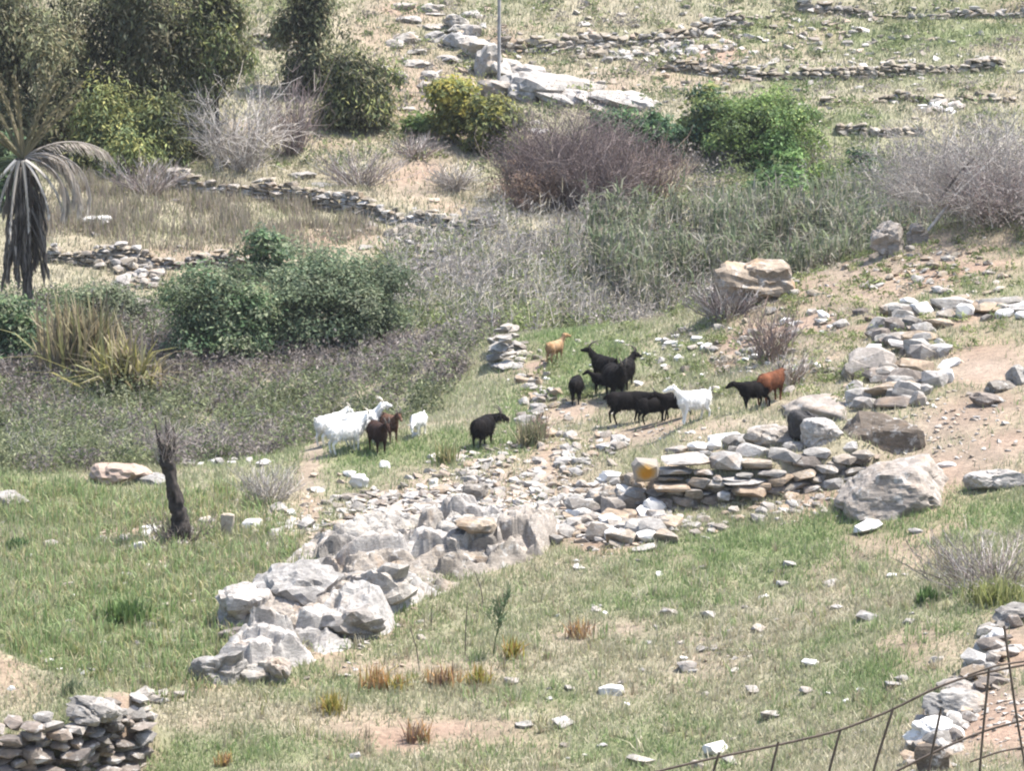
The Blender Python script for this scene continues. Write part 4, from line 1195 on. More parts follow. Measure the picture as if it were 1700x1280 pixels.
# ------------------------------------------------------------------ trees and bushes, far to near
bush('conifer_tree', 'tall dark conifer at the frame top beside the short terrace wall', 'tree', 522, 170, 125, 280, C_DARKG, 24000, 0.055, 21, Y=112, clump=0.2, hang=0.6, nl=15, low=0.0, ragged=1.2)
bush('olive_tree', 'olive green tree with a dark trunk under the tall conifer', 'tree', 588, 252, 160, 180, C_OLIVE + C_DARKG, 26000, 0.052, 22, Y=108.5, clump=0.2, hang=0.5, nl=14, low=-0.05, ragged=1.2)
bush('tamarisk_tree', 'brownish dark tree standing behind the palm crown', 'tree', 30, 280, 320, 370, C_BROWNG * 2 + C_DARKG, 42000, 0.058, 23, Y=105.5, clump=0.24, hang=0.8, nl=22, low=0.0, ragged=1.2)
bush('tamarisk_tree', 'largest dark tree with a visible black trunk in the tree group', 'tree', 232, 300, 330, 420, C_DARKG + C_BROWNG, 50000, 0.058, 24, Y=107, clump=0.24, hang=0.8, nl=24, trunk_r=0.2, low=0.0, ragged=1.2)
bush('tamarisk_tree', 'lighter olive tree at the edge of the tree group above the silvery bare bush', 'tree', 362, 215, 150, 270, C_OLIVE + C_BROWNG, 24000, 0.055, 25, Y=106, clump=0.2, hang=0.8, nl=14, low=0.1, ragged=1.2)
bush('olive_shrub', 'yellow olive drooping bush in front of the largest dark tree', 'bush', 215, 296, 250, 150, C_OLIVE, 26000, 0.052, 26, Y=103.6, clump=0.2, hang=0.8, nl=13, ragged=1.1)
bush('dark_shrub', 'dark shaded bush under the largest dark tree beside the silvery bare bush', 'bush', 302, 292, 120, 130, C_DARKG, 14000, 0.055, 27, Y=104.5, clump=0.18, nl=8)
bush('gorse_bush', 'yellow flowering round bush on the far slope', 'bush', 750, 275, 85, 150, C_YELL, 11000, 0.075, 28, Y=107.5, clump=0.16, lumps=[(0, 0, .72, .42, .36, .22), (-.1, 0, .62, .36, .3, .18), (.1, 0, .5, .3, .3, .16), (.25, 0, .35, .3, .25, .2), (0, 0, .2, .32, .25, .2)])
bush('gorse_bush', 'olive and yellow bush leaning beside the yellow flowering one', 'bush', 822, 292, 110, 140, C_OLIVE + C_YELL[:2], 12000, 0.075, 29, Y=106.8, clump=0.16)
bush('green_bush', 'pale green low bush at the foot of the yellow flowering bush', 'bush', 705, 240, 80, 50, C_BRIGHT, 3500, 0.07, 30, Y=108.5, trunk=False)
bush('green_bush', 'dark green rounded bush below the white bedrock slabs', 'bush', 1017, 252, 80, 82, C_GREEN, 9000, 0.075, 31, Y=106.5)
bush('green_bush', 'dark green spreading bush between the rounded one and the bright green one', 'bush', 1092, 275, 90, 90, C_GREEN, 9000, 0.075, 32, Y=106)
bush('carob_tree', 'dark olive tree crown joined to the bright green bush', 'tree', 1172, 272, 130, 128, C_OLIVE + C_GREEN, 11000, 0.075, 33, Y=107)
bush('carob_tree', 'large bright green bush below the longest terrace wall', 'bush', 1268, 285, 240, 150, C_BRIGHT, 32000, 0.052, 34, Y=106, ragged=1.0, nl=12)
bush('green_bush', 'small vivid green dome in front of the large bright green bush', 'bush', 1292, 286, 100, 76, C_VIVID, 10000, 0.065, 35, Y=104.6, clump=0.12)
bush('green_bush', 'low dark bush on the slope beside the bright green bush', 'bush', 1431, 290, 44, 42, C_GREEN, 3000, 0.065, 36, Y=104)
bush('spurge_bush', 'yellow green low bush at the foot of the vivid green dome', 'bush', 1365, 298, 70, 26, C_BRIGHT, 2500, 0.06, 37, Y=103, trunk=False)
bush('green_bush', 'green bush hidden in the reeds under the vivid green dome', 'bush', 1290, 330, 110, 52, C_GREEN + C_VIVID, 6000, 0.07, 38, Y=100.5)

bare('bare_shrub', 'silvery bare tangled shrub hanging over the wall beside the dark trees', 395, 300, 150, 170, C_GREYT, 130, 41, Y=103.5, droop=0.5, forks=8)
bare('bare_shrub', 'purple grey bare shrub beside the olive green tree', 490, 290, 90, 150, C_PURPT, 80, 42, Y=105.5)
bare('bare_shrub', 'low grey bare shrub right above the long low wall', 600, 330, 130, 80, C_GREYT + C_PURPT, 90, 43, Y=102.5)
bare('bare_shrub', 'lilac grey bare shrub below the pale green low bush', 690, 300, 90, 74, C_GREYT + C_PURPT, 70, 44, Y=105.5)
bare('bare_shrub', 'whitish bare shrub on the orange earth under the yellow bush', 758, 340, 84, 74, C_GREYT, 80, 45, Y=102.5, droop=0.4)
C_PB = [(0.17, 0.13, 0.122), (0.21, 0.165, 0.15), (0.13, 0.10, 0.096), (0.25, 0.205, 0.185)]
bare('bare_shrub', 'tallest purple brown bare thicket in the centre of the valley', 952, 352, 120, 168, C_PB, 230, 46, Y=101.5, forks=14, base_r=0.7, spread=0.8, droop=0.35, r0=0.013, nleaf=4000, leafy=C_PB[:3], leaf=0.035)
bare('bare_shrub', 'rounded purple brown bare shrub joined to the tallest thicket on its uphill side', 905, 345, 100, 112, C_PB + C_BRNT[:1], 150, 146, Y=102.3, forks=12, base_r=0.7, spread=0.8, droop=0.4, r0=0.013, nleaf=2500, leafy=C_PB[:3], leaf=0.035)
bare('bare_shrub', 'lower purple grey bare shrub in front of the tallest thicket', 1000, 358, 90, 118, C_PB + C_PURPT, 130, 147, Y=100.6, forks=12, base_r=0.7, spread=0.8, droop=0.4, r0=0.012, nleaf=2000, leafy=C_PB[:3], leaf=0.035)
bare('bare_shrub', 'reddish brown bare shrub beside the large purple thicket', 1048, 335, 100, 95, C_PURPT + C_BRNT, 150, 47, Y=101.8, base_r=0.7, forks=10, spread=0.8)
bare('bare_shrub', 'small brown shrub with dead leaves in front of the purple thicket', 882, 365, 76, 80, C_BRNT, 60, 48, Y=100.5, nleaf=1500, leafy=C_BRNT)
bare('bare_shrub', 'grey brown shrub at the top of the dry terrace near the palm', 240, 345, 120, 76, C_PURPT + C_GREYT, 80, 49, Y=100.5)
bare('bare_shrub', 'broad pale grey bare thicket on the crest above the dirt bank', 1650, 400, 190, 205, C_GREYT, 420, 50, Y=79.5, forks=14, base_r=0.9, r0=0.010, droop=0.55, nleaf=9000, leafy=[(0.22, 0.195, 0.18), (0.27, 0.24, 0.22)], leaf=0.035)
bare('bare_shrub', 'pinkish bare thicket at the edge of the pale grey one', 1700, 408, 130, 140, C_PURPT + C_GREYT, 260, 51, Y=77.5, forks=14, base_r=0.8, r0=0.010, droop=0.55, nleaf=6000, leafy=C_PURPT, leaf=0.035)
bare('bare_shrub', 'small purplish dead shrub below the layered overhanging boulder', 1205, 530, 100, 60, C_PURPT + C_GREYT, 80, 52)
bare('bare_shrub', 'brown twiggy shrub on the bank above the brown goat', 1278, 600, 76, 84, C_BRNT + C_PURPT, 70, 53, r0=0.012)
bare('bare_shrub', 'low grey twiggy shrub behind the brown goat', 1310, 640, 70, 50, C_GREYT + C_BRNT, 60, 54, r0=0.010)
bare('bare_shrub', 'dead grey shrub beside the path below the white goats', 448, 835, 90, 60, C_GREYT, 80, 55, r0=0.010)
bare('bare_shrub', 'dead grey cushion shrub above the strappy green leaves at the meadow edge', 1655, 962, 150, 60, C_GREYT + C_PURPT, 170, 56, r0=0.009, base_r=0.8)
bare('bare_shrub', 'small dark broken shrub at the corner of the path below the lone black goat', 900, 730, 26, 40, C_BRNT, 24, 57, r0=0.012)

# mastic bushes in the valley
bush('mastic_bush', 'big blue green bush in the middle of the grey scrub', 'bush', 550, 592, 300, 205, C_OLM, 46000, 0.046, 61, Y=85, nl=15, clump=0.2, ragged=1.0)
bush('mastic_bush', 'lighter green leafy bush touching the big blue green bush', 'bush', 375, 598, 235, 150, C_MASTIC2 + C_OLM[:2], 34000, 0.05, 62, Y=84, ragged=1.0, nl=11, clump=0.17)
bush('green_bush', 'fresh green small bush above the big blue green bush', 'bush', 446, 440, 90, 60, C_MASTIC2 + C_OLM, 5000, 0.065, 63, Y=92)
bush('mastic_bush', 'bushy green shrub at the foot of the palm', 'bush', 20, 575, 130, 85, C_MASTIC2, 10000, 0.055, 64, Y=84)
bush('mastic_bush', 'greyish green low shrub between the palm and the collapsed stone pile', 'bush', 175, 512, 180, 38, C_OLM + C_SCRUB, 9000, 0.05, 65, Y=87.5, trunk=False)
bush('mastic_bush', 'pale green shrub against the dark trees at the palm crown', 'bush', 20, 300, 80, 90, C_MASTIC2, 6000, 0.075, 66, Y=98, trunk=False)

# ------------------------------------------------------------------ palm
def frond(parent, base, az, elev, L, bend, cols, seed, leaflet=0.45, n=34, droopleaf=0.4, thin=False, rr=0.022):
    rng = np.random.default_rng(seed)
    k = 14
    s = np.linspace(0, 1, k)
    th = elev - bend * s ** 1.2
    dx = np.cumsum(np.cos(th)) * L / k; dz = np.cumsum(np.sin(th)) * L / k
    dx -= dx[0]; dz -= dz[0]
    path = np.stack([base[0] + dx * math.cos(az), base[1] + dx * math.sin(az), base[2] + dz], 1)
    parts = [tubes(path[None], (np.linspace(1.6, 0.4, k) * rr)[None], jitcol(rng, cols, 1, 0.1), 4)]
    si = rng.uniform(0.12, 1, n * 2)
    pos = np.stack([np.interp(si, s, path[:, j]) for j in range(3)], 1)
    t = np.stack([np.interp(si, s, np.gradient(path[:, j])) for j in range(3)], 1); t /= np.linalg.norm(t, axis=1)[:, None]
    side = np.array((-math.sin(az), math.cos(az), 0.0)) * np.where(np.arange(n * 2) % 2, 1, -1)[:, None]
    d = side * (0.55 if not thin else 0.18) + t * 0.8 + np.array((0, 0, -droopleaf)) + rng.normal(size=(n * 2, 3)) * 0.12
    d /= np.linalg.norm(d, axis=1)[:, None]
    ll = leaflet * (0.5 + 0.7 * np.sin(np.clip(si, 0, 1) * math.pi * 0.85)) * rng.uniform(0.7, 1.2, n * 2)
    wv = np.cross(d, t); wv /= np.linalg.norm(wv, axis=1)[:, None] + 1e-9
    ww = 0.022 if not thin else 0.034
    tip = pos + d * ll[:, None] + np.array((0, 0, -1.0)) * (ll * 0.18)[:, None]
    mid = pos + d * (ll * 0.5)[:, None]
    V = np.stack([pos, mid - wv * ww, tip, mid + wv * ww], 1).reshape(-1, 3)
    parts.append((V, np.arange(len(V)).reshape(-1, 4), np.repeat(jitcol(rng, cols, n * 2, 0.25), 4, 0)))
    V, F, C = cat_parts(parts)
    return link('frond', mesh_np('frond', V, F, M_LEAF, C), parent)
pp = PY(46, 86.5)
pmh = ppm_at(pp)
palm = thing('palm_tree', 'shaggy half dead palm with upright olive fronds and hanging white dead fronds', 'palm tree', tuple(pp))
TH = (CAM_Z - 86.5 * float(ray_t(262))) - pp[2]
tube_obj('trunk', [(0, 0, -0.2), (0.03, 0, TH * 0.3), (-0.02, 0, TH * 0.7), (0.02, 0, TH)], [0.17, 0.14, 0.15, 0.17], M_PALM, palm, 20, 0.08, 3, crust=0.3)
C_FR = [(0.22, 0.195, 0.115), (0.29, 0.25, 0.16), (0.17, 0.155, 0.09)]
C_FRG = [(0.09, 0.12, 0.06), (0.12, 0.145, 0.075)]
C_FRD = [(0.56, 0.52, 0.47), (0.66, 0.62, 0.57), (0.48, 0.44, 0.39)]
C_SK = [(0.22, 0.192, 0.168), (0.29, 0.256, 0.225), (0.15, 0.13, 0.115)]
top = (0.02, 0, TH)
for k, (az, el, L, bd) in enumerate([(0.2, 1.30, 2.6, 0.25), (0.1, 1.05, 2.6, 0.30), (0.3, 0.90, 2.1, 0.25), (3.0, 1.35, 2.7, 0.2), (2.9, 1.10, 2.5, 0.2), (3.3, 0.90, 2.4, 0.3), (4.6, 1.4, 2.3, 0.2), (3.1, 0.70, 2.0, 0.2), (5.8, 1.2, 2.4, 0.3)]):
    frond(palm, top, az, el, L, bd, C_FR, 100 + k, 0.26, 80, -0.15, True, 0.045)
for k, (az, el, L, bd) in enumerate([(0.05, 0.45, 2.7, 2.2), (-0.15, 0.30, 2.5, 2.1), (0.2, 0.62, 2.5, 1.2), (-0.4, 0.1, 2.2, 1.9), (-0.2, 0.5, 2.3, 2.3), (0.1, 0.2, 2.0, 1.8)]):
    frond(palm, top, az, el, L, bd, C_FRD[2:] + [(0.36, 0.32, 0.28)], 130 + k, 0.42, 60, 0.7)
for k, (az, el, L, bd) in enumerate([(3.2, 0.2, 1.4, 1.2), (2.7, 0.4, 1.6, 1.5), (3.6, 0.0, 1.4, 1.2)]):
    frond(palm, (0, 0, TH - 0.1), az, el, L, bd, C_FRG, 140 + k, 0.42, 50, 0.5)
for k, (az, el, L, bd) in enumerate([(3.3, -0.75, 2.3, 0.5), (3.6, -1.05, 2.0, 0.35), (4.2, -1.25, 2.3, 0.2), (5.2, -1.3, 1.9, 0.2), (5.9, -0.85, 1.7, 0.6), (6.1, -0.5, 1.8, 0.9)]):
    frond(palm, (0.12 * math.cos(az), -0.30, TH - 0.02), az, el, L, bd, C_FRD, 150 + k, 0.15, 12, 0.4, True, 0.032)
for k in range(64):
    az = k * 0.62; el = -1.05 - (k % 5) * 0.1
    frond(palm, (0.22 * math.cos(az), 0.22 * math.sin(az), TH - 0.2 - (k % 8) * 0.27), az, el, 1.25 - (k % 3) * 0.2, 0.35, C_SK, 170 + k, 0.34, 26, 0.9, True)

# clump of dry sword leaves below the palm
def swords(name, label, cat, u, v, wpx, hpx, cols, n, seed, Y=None, wid=0.05, spread=0.5, group=None, base_w=0.7, curve=0.4, tipcols=None):
    rng = np.random.default_rng(seed)
    p = PY(u, Y) if Y else P(u, v)
    pm = ppm_at(p)
    Hm = ((CAM_Z - Y * float(ray_t(v - hpx))) - p[2]) if Y else hpx / pm
    W = wpx / pm
    t = thing(name, label, cat, tuple(p), group)
    V, F, C = blade_mesh(np.stack([rng.normal(size=n) * W * base_w * 0.28, rng.normal(size=n) * W * 0.16, np.full(n, -0.03)], 1), Hm * rng.uniform(0.55, 1.05, n), np.full(n, wid) * rng.uniform(0.7, 1.3, n), rng, jitcol(rng, cols, n, 0.25), spread, 3, curve)
    link('leaves', mesh_np('leaves', V, F, M_LEAF, C), t)
    return t
def blade_mesh(pos, h, wd, rng, cols, lean=0.35, seg=2, curve=0.5):
    n = len(pos)
    az = rng.uniform(0, 2 * math.pi, n)
    ln = np.abs(rng.normal(size=n)) * lean
    d = np.stack([np.cos(az), np.sin(az)], 1)
    wdir = np.stack([-np.sin(az + rng.normal(size=n) * 0.6), np.cos(az), np.zeros(n)], 1)
    rows = []
    for k in range(seg):
        s = k / seg
        c = pos.copy()
        off = ln * h * (s * (1 - curve) + curve * s * s)
        c[:, :2] += d * off[:, None]
        c[:, 2] += h * s * (1 - 0.35 * np.minimum(ln, 1) * s)
        ww = wd * (1.0 if k == 0 else (1 - s * 0.55)) * 0.5
        rows += [c - wdir * ww[:, None], c + wdir * ww[:, None]]
    c = pos.copy()
    c[:, :2] += d * (ln * h)[:, None]
    c[:, 2] += h * (1 - 0.35 * np.minimum(ln, 1)) - curve * 0.25 * h * np.minimum(ln, 1.2)
    rows += [c - wdir * (wd * 0.06)[:, None], c + wdir * (wd * 0.06)[:, None]]
    V = np.stack(rows, 1)
    m = V.shape[1]
    idx = np.arange(n * m).reshape(n, m)
    F = np.concatenate([np.stack([idx[:, 2 * k], idx[:, 2 * k + 1], idx[:, 2 * k + 3], idx[:, 2 * k + 2]], 1) for k in range(seg)])
    return V.reshape(-1, 3), F, np.repeat(cols, m, 0)
def tri_blades(pos, h, wd, rng, cols, lean=0.5):
    n = len(pos)
    az = rng.uniform(0, 2 * math.pi, n); ln = np.abs(rng.normal(size=n)) * lean
    a2 = rng.uniform(0, 2 * math.pi, n)
    wv = np.stack([np.cos(a2), np.sin(a2), np.zeros(n)], 1) * (wd * 0.5)[:, None]
    tip = pos + np.stack([np.cos(az) * ln * h, np.sin(az) * ln * h, h * (1 - 0.3 * np.minimum(ln, 1))], 1)
    V = np.stack([pos - wv, pos + wv, tip], 1).reshape(-1, 3)
    return V, np.arange(n * 3).reshape(n, 3), np.repeat(cols, 3, 0)

C_SWORD = [(0.30, 0.245, 0.15), (0.22, 0.18, 0.12), (0.36, 0.32, 0.20), (0.16, 0.14, 0.09), (0.20, 0.20, 0.09)]
swords('sword_leaf_clump', 'tall tan and brown sword leaf clump below the palm', 'plant', 140, 600, 170, 125, C_SWORD, 330, 71, Y=82.5, wid=0.09, spread=0.35)
swords('sword_leaf_clump', 'olive and yellow arching sword leaf clump beside the black hollow', 'plant', 212, 640, 120, 110, C_SWORD + [(0.30, 0.28, 0.10), (0.24, 0.22, 0.08)], 200, 72, Y=80.5, wid=0.09, spread=0.6, curve=0.7)
rock(205, 655, 40, 30, 'dark rock standing in for the shaded hollow under the arching sword leaf clump', M_BROWN, seed=141, deep=0.6, sub=3)  # solid dark rock takes the place of a shadowy hole

# ------------------------------------------------------------------ ground cover (stuff)
def scatter(poly, n, rng, gap=0):
    """n random ground points inside a polygon given as (photo column, distance)"""
    ys = np.array([p[1] for p in poly]); us = np.array([p[0] for p in poly])
    out = np.zeros((0, 3))
    while len(out) < n:
        Y = rng.uniform(ys.min(), ys.max(), n); x = rng.uniform(-21.5, 21.5, n)
        z = Z(x, Y)
        u = u_of(x, Y, z)
        ok = in_poly(u, Y, poly)
        out = np.concatenate([out, np.stack([x, Y, z], 1)[ok]])
    return out[:n]
def stuff(name, V, F, mat, C):
    o = link(name, mesh_np(name, V, F, mat, C))
    o['kind'] = 'stuff'
    return o

rng = np.random.default_rng(99)
# meadow grass near
def grass(name, poly, n, hr, wd, green, straw, rng, bias=0.0, lean=0.55, clumpy=0.6, escale=1.0):
    q = scatter(poly, n, rng)
    dens = n2(q[:, 0], q[:, 1], 0.45, 55, 2) * 0.5 + 0.5
    keep = rng.uniform(0, 1, n) < (1 - 0.93 * escale * sample(E_MAP, q[:, 0], q[:, 1])) * (1 - clumpy + clumpy * dens * 1.6)
    keep &= sample(E_MAP, q[:, 0], q[:, 1]) * escale < rng.uniform(0.45, 1.0, n)
    q = q[keep]; m = len(q); dens = dens[keep]
    g = sample(G_MAP, q[:, 0], q[:, 1]) + bias + rng.normal(size=m) * 0.22 + 0.35 * n2(q[:, 0], q[:, 1], 0.6, 58, 2)
    g = np.clip(g, 0, 1)[:, None]
    c = jitcol(rng, straw, m, 0.2) * (1 - g) + jitcol(rng, green, m, 0.25) * g
    h = rng.uniform(*hr, m) * (0.55 + 0.8 * dens)
    q = q - np.array((0, 0, 0.01))
    V, F, C = tri_blades(q, h, rng.uniform(0.7, 1.4, m) * wd, rng, c, lean)
    return stuff(name, V, F, M_GRASS, C)
GREENS = [(0.205, 0.28, 0.108), (0.25, 0.315, 0.138), (0.165, 0.24, 0.09), (0.29, 0.33, 0.168)]
grass('meadow_grass', [(-330, 47.5), (2060, 41.5), (2060, 59.5), (1400, 61.5), (1000, 62.5), (700, 62), (480, 62), (300, 64), (-330, 64)], 305000, (0.06, 0.19), 0.024, GREENS, C_STRAW, rng, bias=0.10, clumpy=0.75)
grass('terrace_grass', [(-330, 63.5), (420, 61), (950, 61), (2060, 58.5), (2060, 79.5), (1300, 80), (1000, 82), (820, 82), (690, 73), (480, 71), (-330, 69.5)], 185000, (0.06, 0.2), 0.026, GREENS, C_STRAW, rng, bias=0.08, clumpy=0.75)
grass('hillside_grass', [(-150, 87), (600, 88), (700, 92), (900, 97), (1200, 101), (1900, 101), (1900, 130), (-150, 130)], 150000, (0.08, 0.28), 0.045, [(0.205, 0.24, 0.115), (0.25, 0.275, 0.14), (0.17, 0.205, 0.10)], C_STRAW + [(0.30, 0.265, 0.205)], rng, bias=0.15, clumpy=0.85, escale=0.7)
# strappy leaf tussocks in the left meadow
q = scatter([(-100, 52.5), (330, 52.5), (480, 56), (520, 60), (420, 66), (-100, 67)], 1700, rng)
q = np.repeat(q, 9, 0) + rng.normal(size=(1700 * 9, 3)) * np.array((0.07, 0.07, 0))
V, F, C = blade_mesh(q, rng.uniform(0.14, 0.36, len(q)), np.full(len(q), 0.026), rng, jitcol(rng, GREENS + [(0.30, 0.29, 0.13), (0.38, 0.345, 0.20), (0.34, 0.31, 0.19)], len(q), 0.25), 0.5, 2)
stuff('tussock_grass', V, F, M_GRASS, C)
q = scatter([(350, 50), (1600, 48), (1600, 58), (1000, 60), (500, 56)], 520, rng)
q = np.repeat(q, 10, 0) + rng.normal(size=(5200, 3)) * np.array((0.06, 0.06, 0))
kk = np.repeat(rng.integers(0, 3, 520), 10)
cw = np.where((kk == 0)[:, None], jitcol(rng, C_STRAW, 5200, 0.2), np.where((kk == 1)[:, None], jitcol(rng, GREENS, 5200, 0.25), jitcol(rng, [(0.33, 0.27, 0.19), (0.26, 0.22, 0.15), (0.30, 0.30, 0.14)], 5200, 0.2)))
V, F, C = blade_mesh(q, np.repeat(rng.uniform(0.12, 0.34, 520), 10) * rng.uniform(0.6, 1.1, 5200), np.full(5200, 0.02), rng, cw, 0.55, 2)
stuff('weed_grass', V, F, M_GRASS, C)
# tall dry grass on the terrace behind the palm
q = scatter([(60, 94.0), (520, 94.5), (640, 98), (560, 100.5), (300, 102), (150, 102), (60, 98)], 22000, rng)
dn = n2(q[:, 0], q[:, 1], 0.9, 3, 3) * 0.5 + 0.5
q = q[rng.uniform(0, 1, len(q)) < np.clip((dn - 0.36) * 3.2, 0.05, 1)]; dn = n2(q[:, 0], q[:, 1], 0.9, 3, 3) * 0.5 + 0.5
V, F, C = tri_blades(q, rng.uniform(0.15, 0.75, len(q)) * np.clip(dn * 1.5, 0.3, 1.2), np.full(len(q), 0.035), rng, jitcol(rng, [(0.34, 0.29, 0.225), (0.27, 0.225, 0.185), (0.40, 0.35, 0.265), (0.22, 0.19, 0.16), (0.22, 0.22, 0.12)], len(q), 0.2), 0.35)
stuff('dry_grass', V, F, M_GRASS, C)

# phrygana: a mat of small domes of tiny leaves and grey twigs
def domes(q, r, h, per, size, rng, pal, gthr=0.12):
    n = len(q)
    per = int(per * 0.72); size = size * 1.15
    pick = n2(q[:, 0], q[:, 1], 3.2, 71, 3) + rng.normal(size=n) * 0.28 + (0.04 * (q[:, 1] - 77) if gthr == 0.05 and q[:, 1].max() < 92 else 0)
    grey = pick > gthr
    cg = jitcol(rng, pal[0], n, 0.25); cp = jitcol(rng, pal[1], n, 0.2)
    cc = np.where(grey[:, None], cp, cg)
    m = np.repeat(np.arange(n), per)
    d = rng.normal(size=(len(m), 3)); d[:, 2] = np.abs(d[:, 2]); d /= np.linalg.norm(d, axis=1)[:, None]
    rad = rng.beta(4, 1.2, len(m))
    lump = 1 + 0.35 * vnoise(d * 2.2 + m[:, None] * 3.1, 4)
    pos = q[m] + d * np.stack([r[m], r[m], h[m]], 1) * (rad * lump)[:, None]
    nr = d * 0.5 + rng.normal(size=(len(m), 3)) * 0.6; nr /= np.linalg.norm(nr, axis=1)[:, None]
    return leaves(pos, nr, np.full(len(m), size), rng, np.clip(cc[m] * rng.uniform(0.65, 1.4, (len(m), 1)), 0, 1), 2.4)
SCR_POLY = [(-200, 68), (60, 67.8), (300, 68.6), (480, 70), (530, 71.5), (690, 73), (760, 76.5), (815, 80), (815, 84.5), (600, 85.5), (300, 87), (-200, 90)]
PAL_S = ([(0.15, 0.175, 0.085), (0.185, 0.205, 0.105), (0.12, 0.145, 0.075), (0.215, 0.225, 0.13)], [(0.20, 0.172, 0.155), (0.165, 0.143, 0.13), (0.24, 0.21, 0.19)])
q = scatter(SCR_POLY, 1500, rng)
V, F, C = domes(q, rng.uniform(0.25, 0.62, 1500), rng.uniform(0.3, 0.72, 1500), 130, 0.04, rng, PAL_S, 0.05)
stuff('low_scrub', V, F, M_LEAF, C)
q = scatter([(-200, 85), (330, 85), (330, 89.0), (-200, 90)], 270, rng)
V, F, C = domes(q, rng.uniform(0.3, 0.7, 330), rng.uniform(0.3, 0.8, 330), 130, 0.045, rng, ([(0.14, 0.175, 0.085), (0.17, 0.20, 0.10), (0.115, 0.15, 0.08)], [(0.21, 0.19, 0.165), (0.25, 0.225, 0.195)]), 0.35)
stuff('valley_floor_scrub', V, F, M_LEAF, C)
# twigs sticking out of the scrub
def twig_field(name, poly, n, h, rng, cols, r0=0.008, forks=4):
    q = scatter(poly, n, rng)
    k = 5
    s = np.linspace(0, 1, k)[None, :, None]
    hh = rng.uniform(*h, n)
    az = rng.uniform(0, 6.28, n); ln = np.abs(rng.normal(size=n)) * 0.45
    main = q[:, None, :] + s * np.stack([np.cos(az) * ln * hh, np.sin(az) * ln * hh, hh], 1)[:, None, :] + np.cumsum(rng.normal(size=(n, k, 3)) * 0.03, 1) * hh[:, None, None]
    p1 = tubes(main, np.linspace(1, 0.3, k)[None] * r0 * rng.uniform(0.7, 1.4, (n, 1)), jitcol(rng, cols, n, 0.25))
    m = n * forks; src = np.repeat(np.arange(n), forks); ti = rng.integers(1, k, m)
    dv = rng.normal(size=(m, 3)); dv[:, 2] = np.abs(dv[:, 2]) + 0.2; dv /= np.linalg.norm(dv, axis=1)[:, None]
    sub = main[src, ti][:, None, :] + dv[:, None, :] * (hh[src] * rng.uniform(0.15, 0.4, m))[:, None, None] * np.linspace(0, 1, 3)[None, :, None]
    p2 = tubes(sub, np.linspace(0.6, 0.25, 3)[None] * r0 * np.ones((m, 1)), jitcol(rng, cols, m, 0.25))
    V, F, C = cat_parts([p1, p2])
    return stuff(name, V, F, M_TWIG, C)
twig_field('scrub_twigs', SCR_POLY, 1100, (0.35, 0.8), rng, C_GREYT[:3], 0.006)
MID_POLY = [(640, 86), (820, 83.5), (1000, 84), (1200, 84), (1180, 95), (950, 98.5), (800, 98), (640, 95)]
q = scatter(MID_POLY, 420, rng)
V, F, C = domes(q, rng.uniform(0.3, 0.8, 420), rng.uniform(0.25, 0.8, 420), 130, 0.05, rng, ([(0.19, 0.23, 0.095), (0.23, 0.27, 0.115), (0.16, 0.19, 0.09)], [(0.30, 0.275, 0.25), (0.25, 0.23, 0.21), (0.36, 0.33, 0.305)]), 0.2)
stuff('valley_scrub', V, F, M_LEAF, C)
twig_field('dead_brush', MID_POLY, 1500, (0.4, 1.3), rng, C_GREYT + C_STRAW[:1], 0.010, 6)
# cane thicket
REED_POLY = [(930, 92), (1120, 85), (1300, 84), (1750, 85), (1850, 93), (1500, 95.5), (1330, 96.5), (1150, 96.5), (1000, 95)]
q = scatter(REED_POLY, 6000, rng)
q = q[n2(q[:, 0], q[:, 1], 1.5, 77, 3) > 0.0]
hh = rng.uniform(0.6, 1.9, len(q)) * (0.45 + 1.1 * (n2(q[:, 0], q[:, 1], 2.2, 8) * 0.5 + 0.5))
C_REED = [(0.15, 0.185, 0.10), (0.19, 0.22, 0.12), (0.24, 0.24, 0.165), (0.12, 0.15, 0.085), (0.29, 0.27, 0.22), (0.21, 0.20, 0.15)]
p1 = blade_mesh(q, hh, np.full(len(q), 0.045), rng, jitcol(rng, C_REED, len(q), 0.2), 0.14, 2)
m = np.repeat(np.arange(len(q)), 8)
qq = q[m].copy(); qq[:, 2] += hh[m] * rng.uniform(0.25, 0.98, len(m))
qq[:, :2] += rng.normal(size=(len(m), 2)) * 0.06
p2 = blade_mesh(qq, rng.uniform(0.25, 0.6, len(m)), np.full(len(m), 0.055), rng, jitcol(rng, C_REED, len(m), 0.25), 1.0, 2, 0.9)
V, F, C = cat_parts([p1, p2])
stuff('cane_reeds', V, F, M_LEAF, C)
q = np.concatenate([scatter([(950, 97), (1850, 95), (1850, 106), (1150, 106), (1000, 104)], 380, rng), scatter(REED_POLY, 520, rng)])
V, F, C = domes(q, rng.uniform(0.25, 0.75, 900), rng.uniform(0.25, 1.2, 900), 100, 0.045, rng, ([(0.15, 0.185, 0.08), (0.19, 0.215, 0.10)], [(0.25, 0.225, 0.20), (0.21, 0.19, 0.17)]), 0.0)
stuff('slope_scrub', V, F, M_LEAF, C)
twig_field('reed_twigs', REED_POLY, 700, (0.5, 1.5), rng, C_GREYT[:3] + C_BRNT, 0.009, 5)
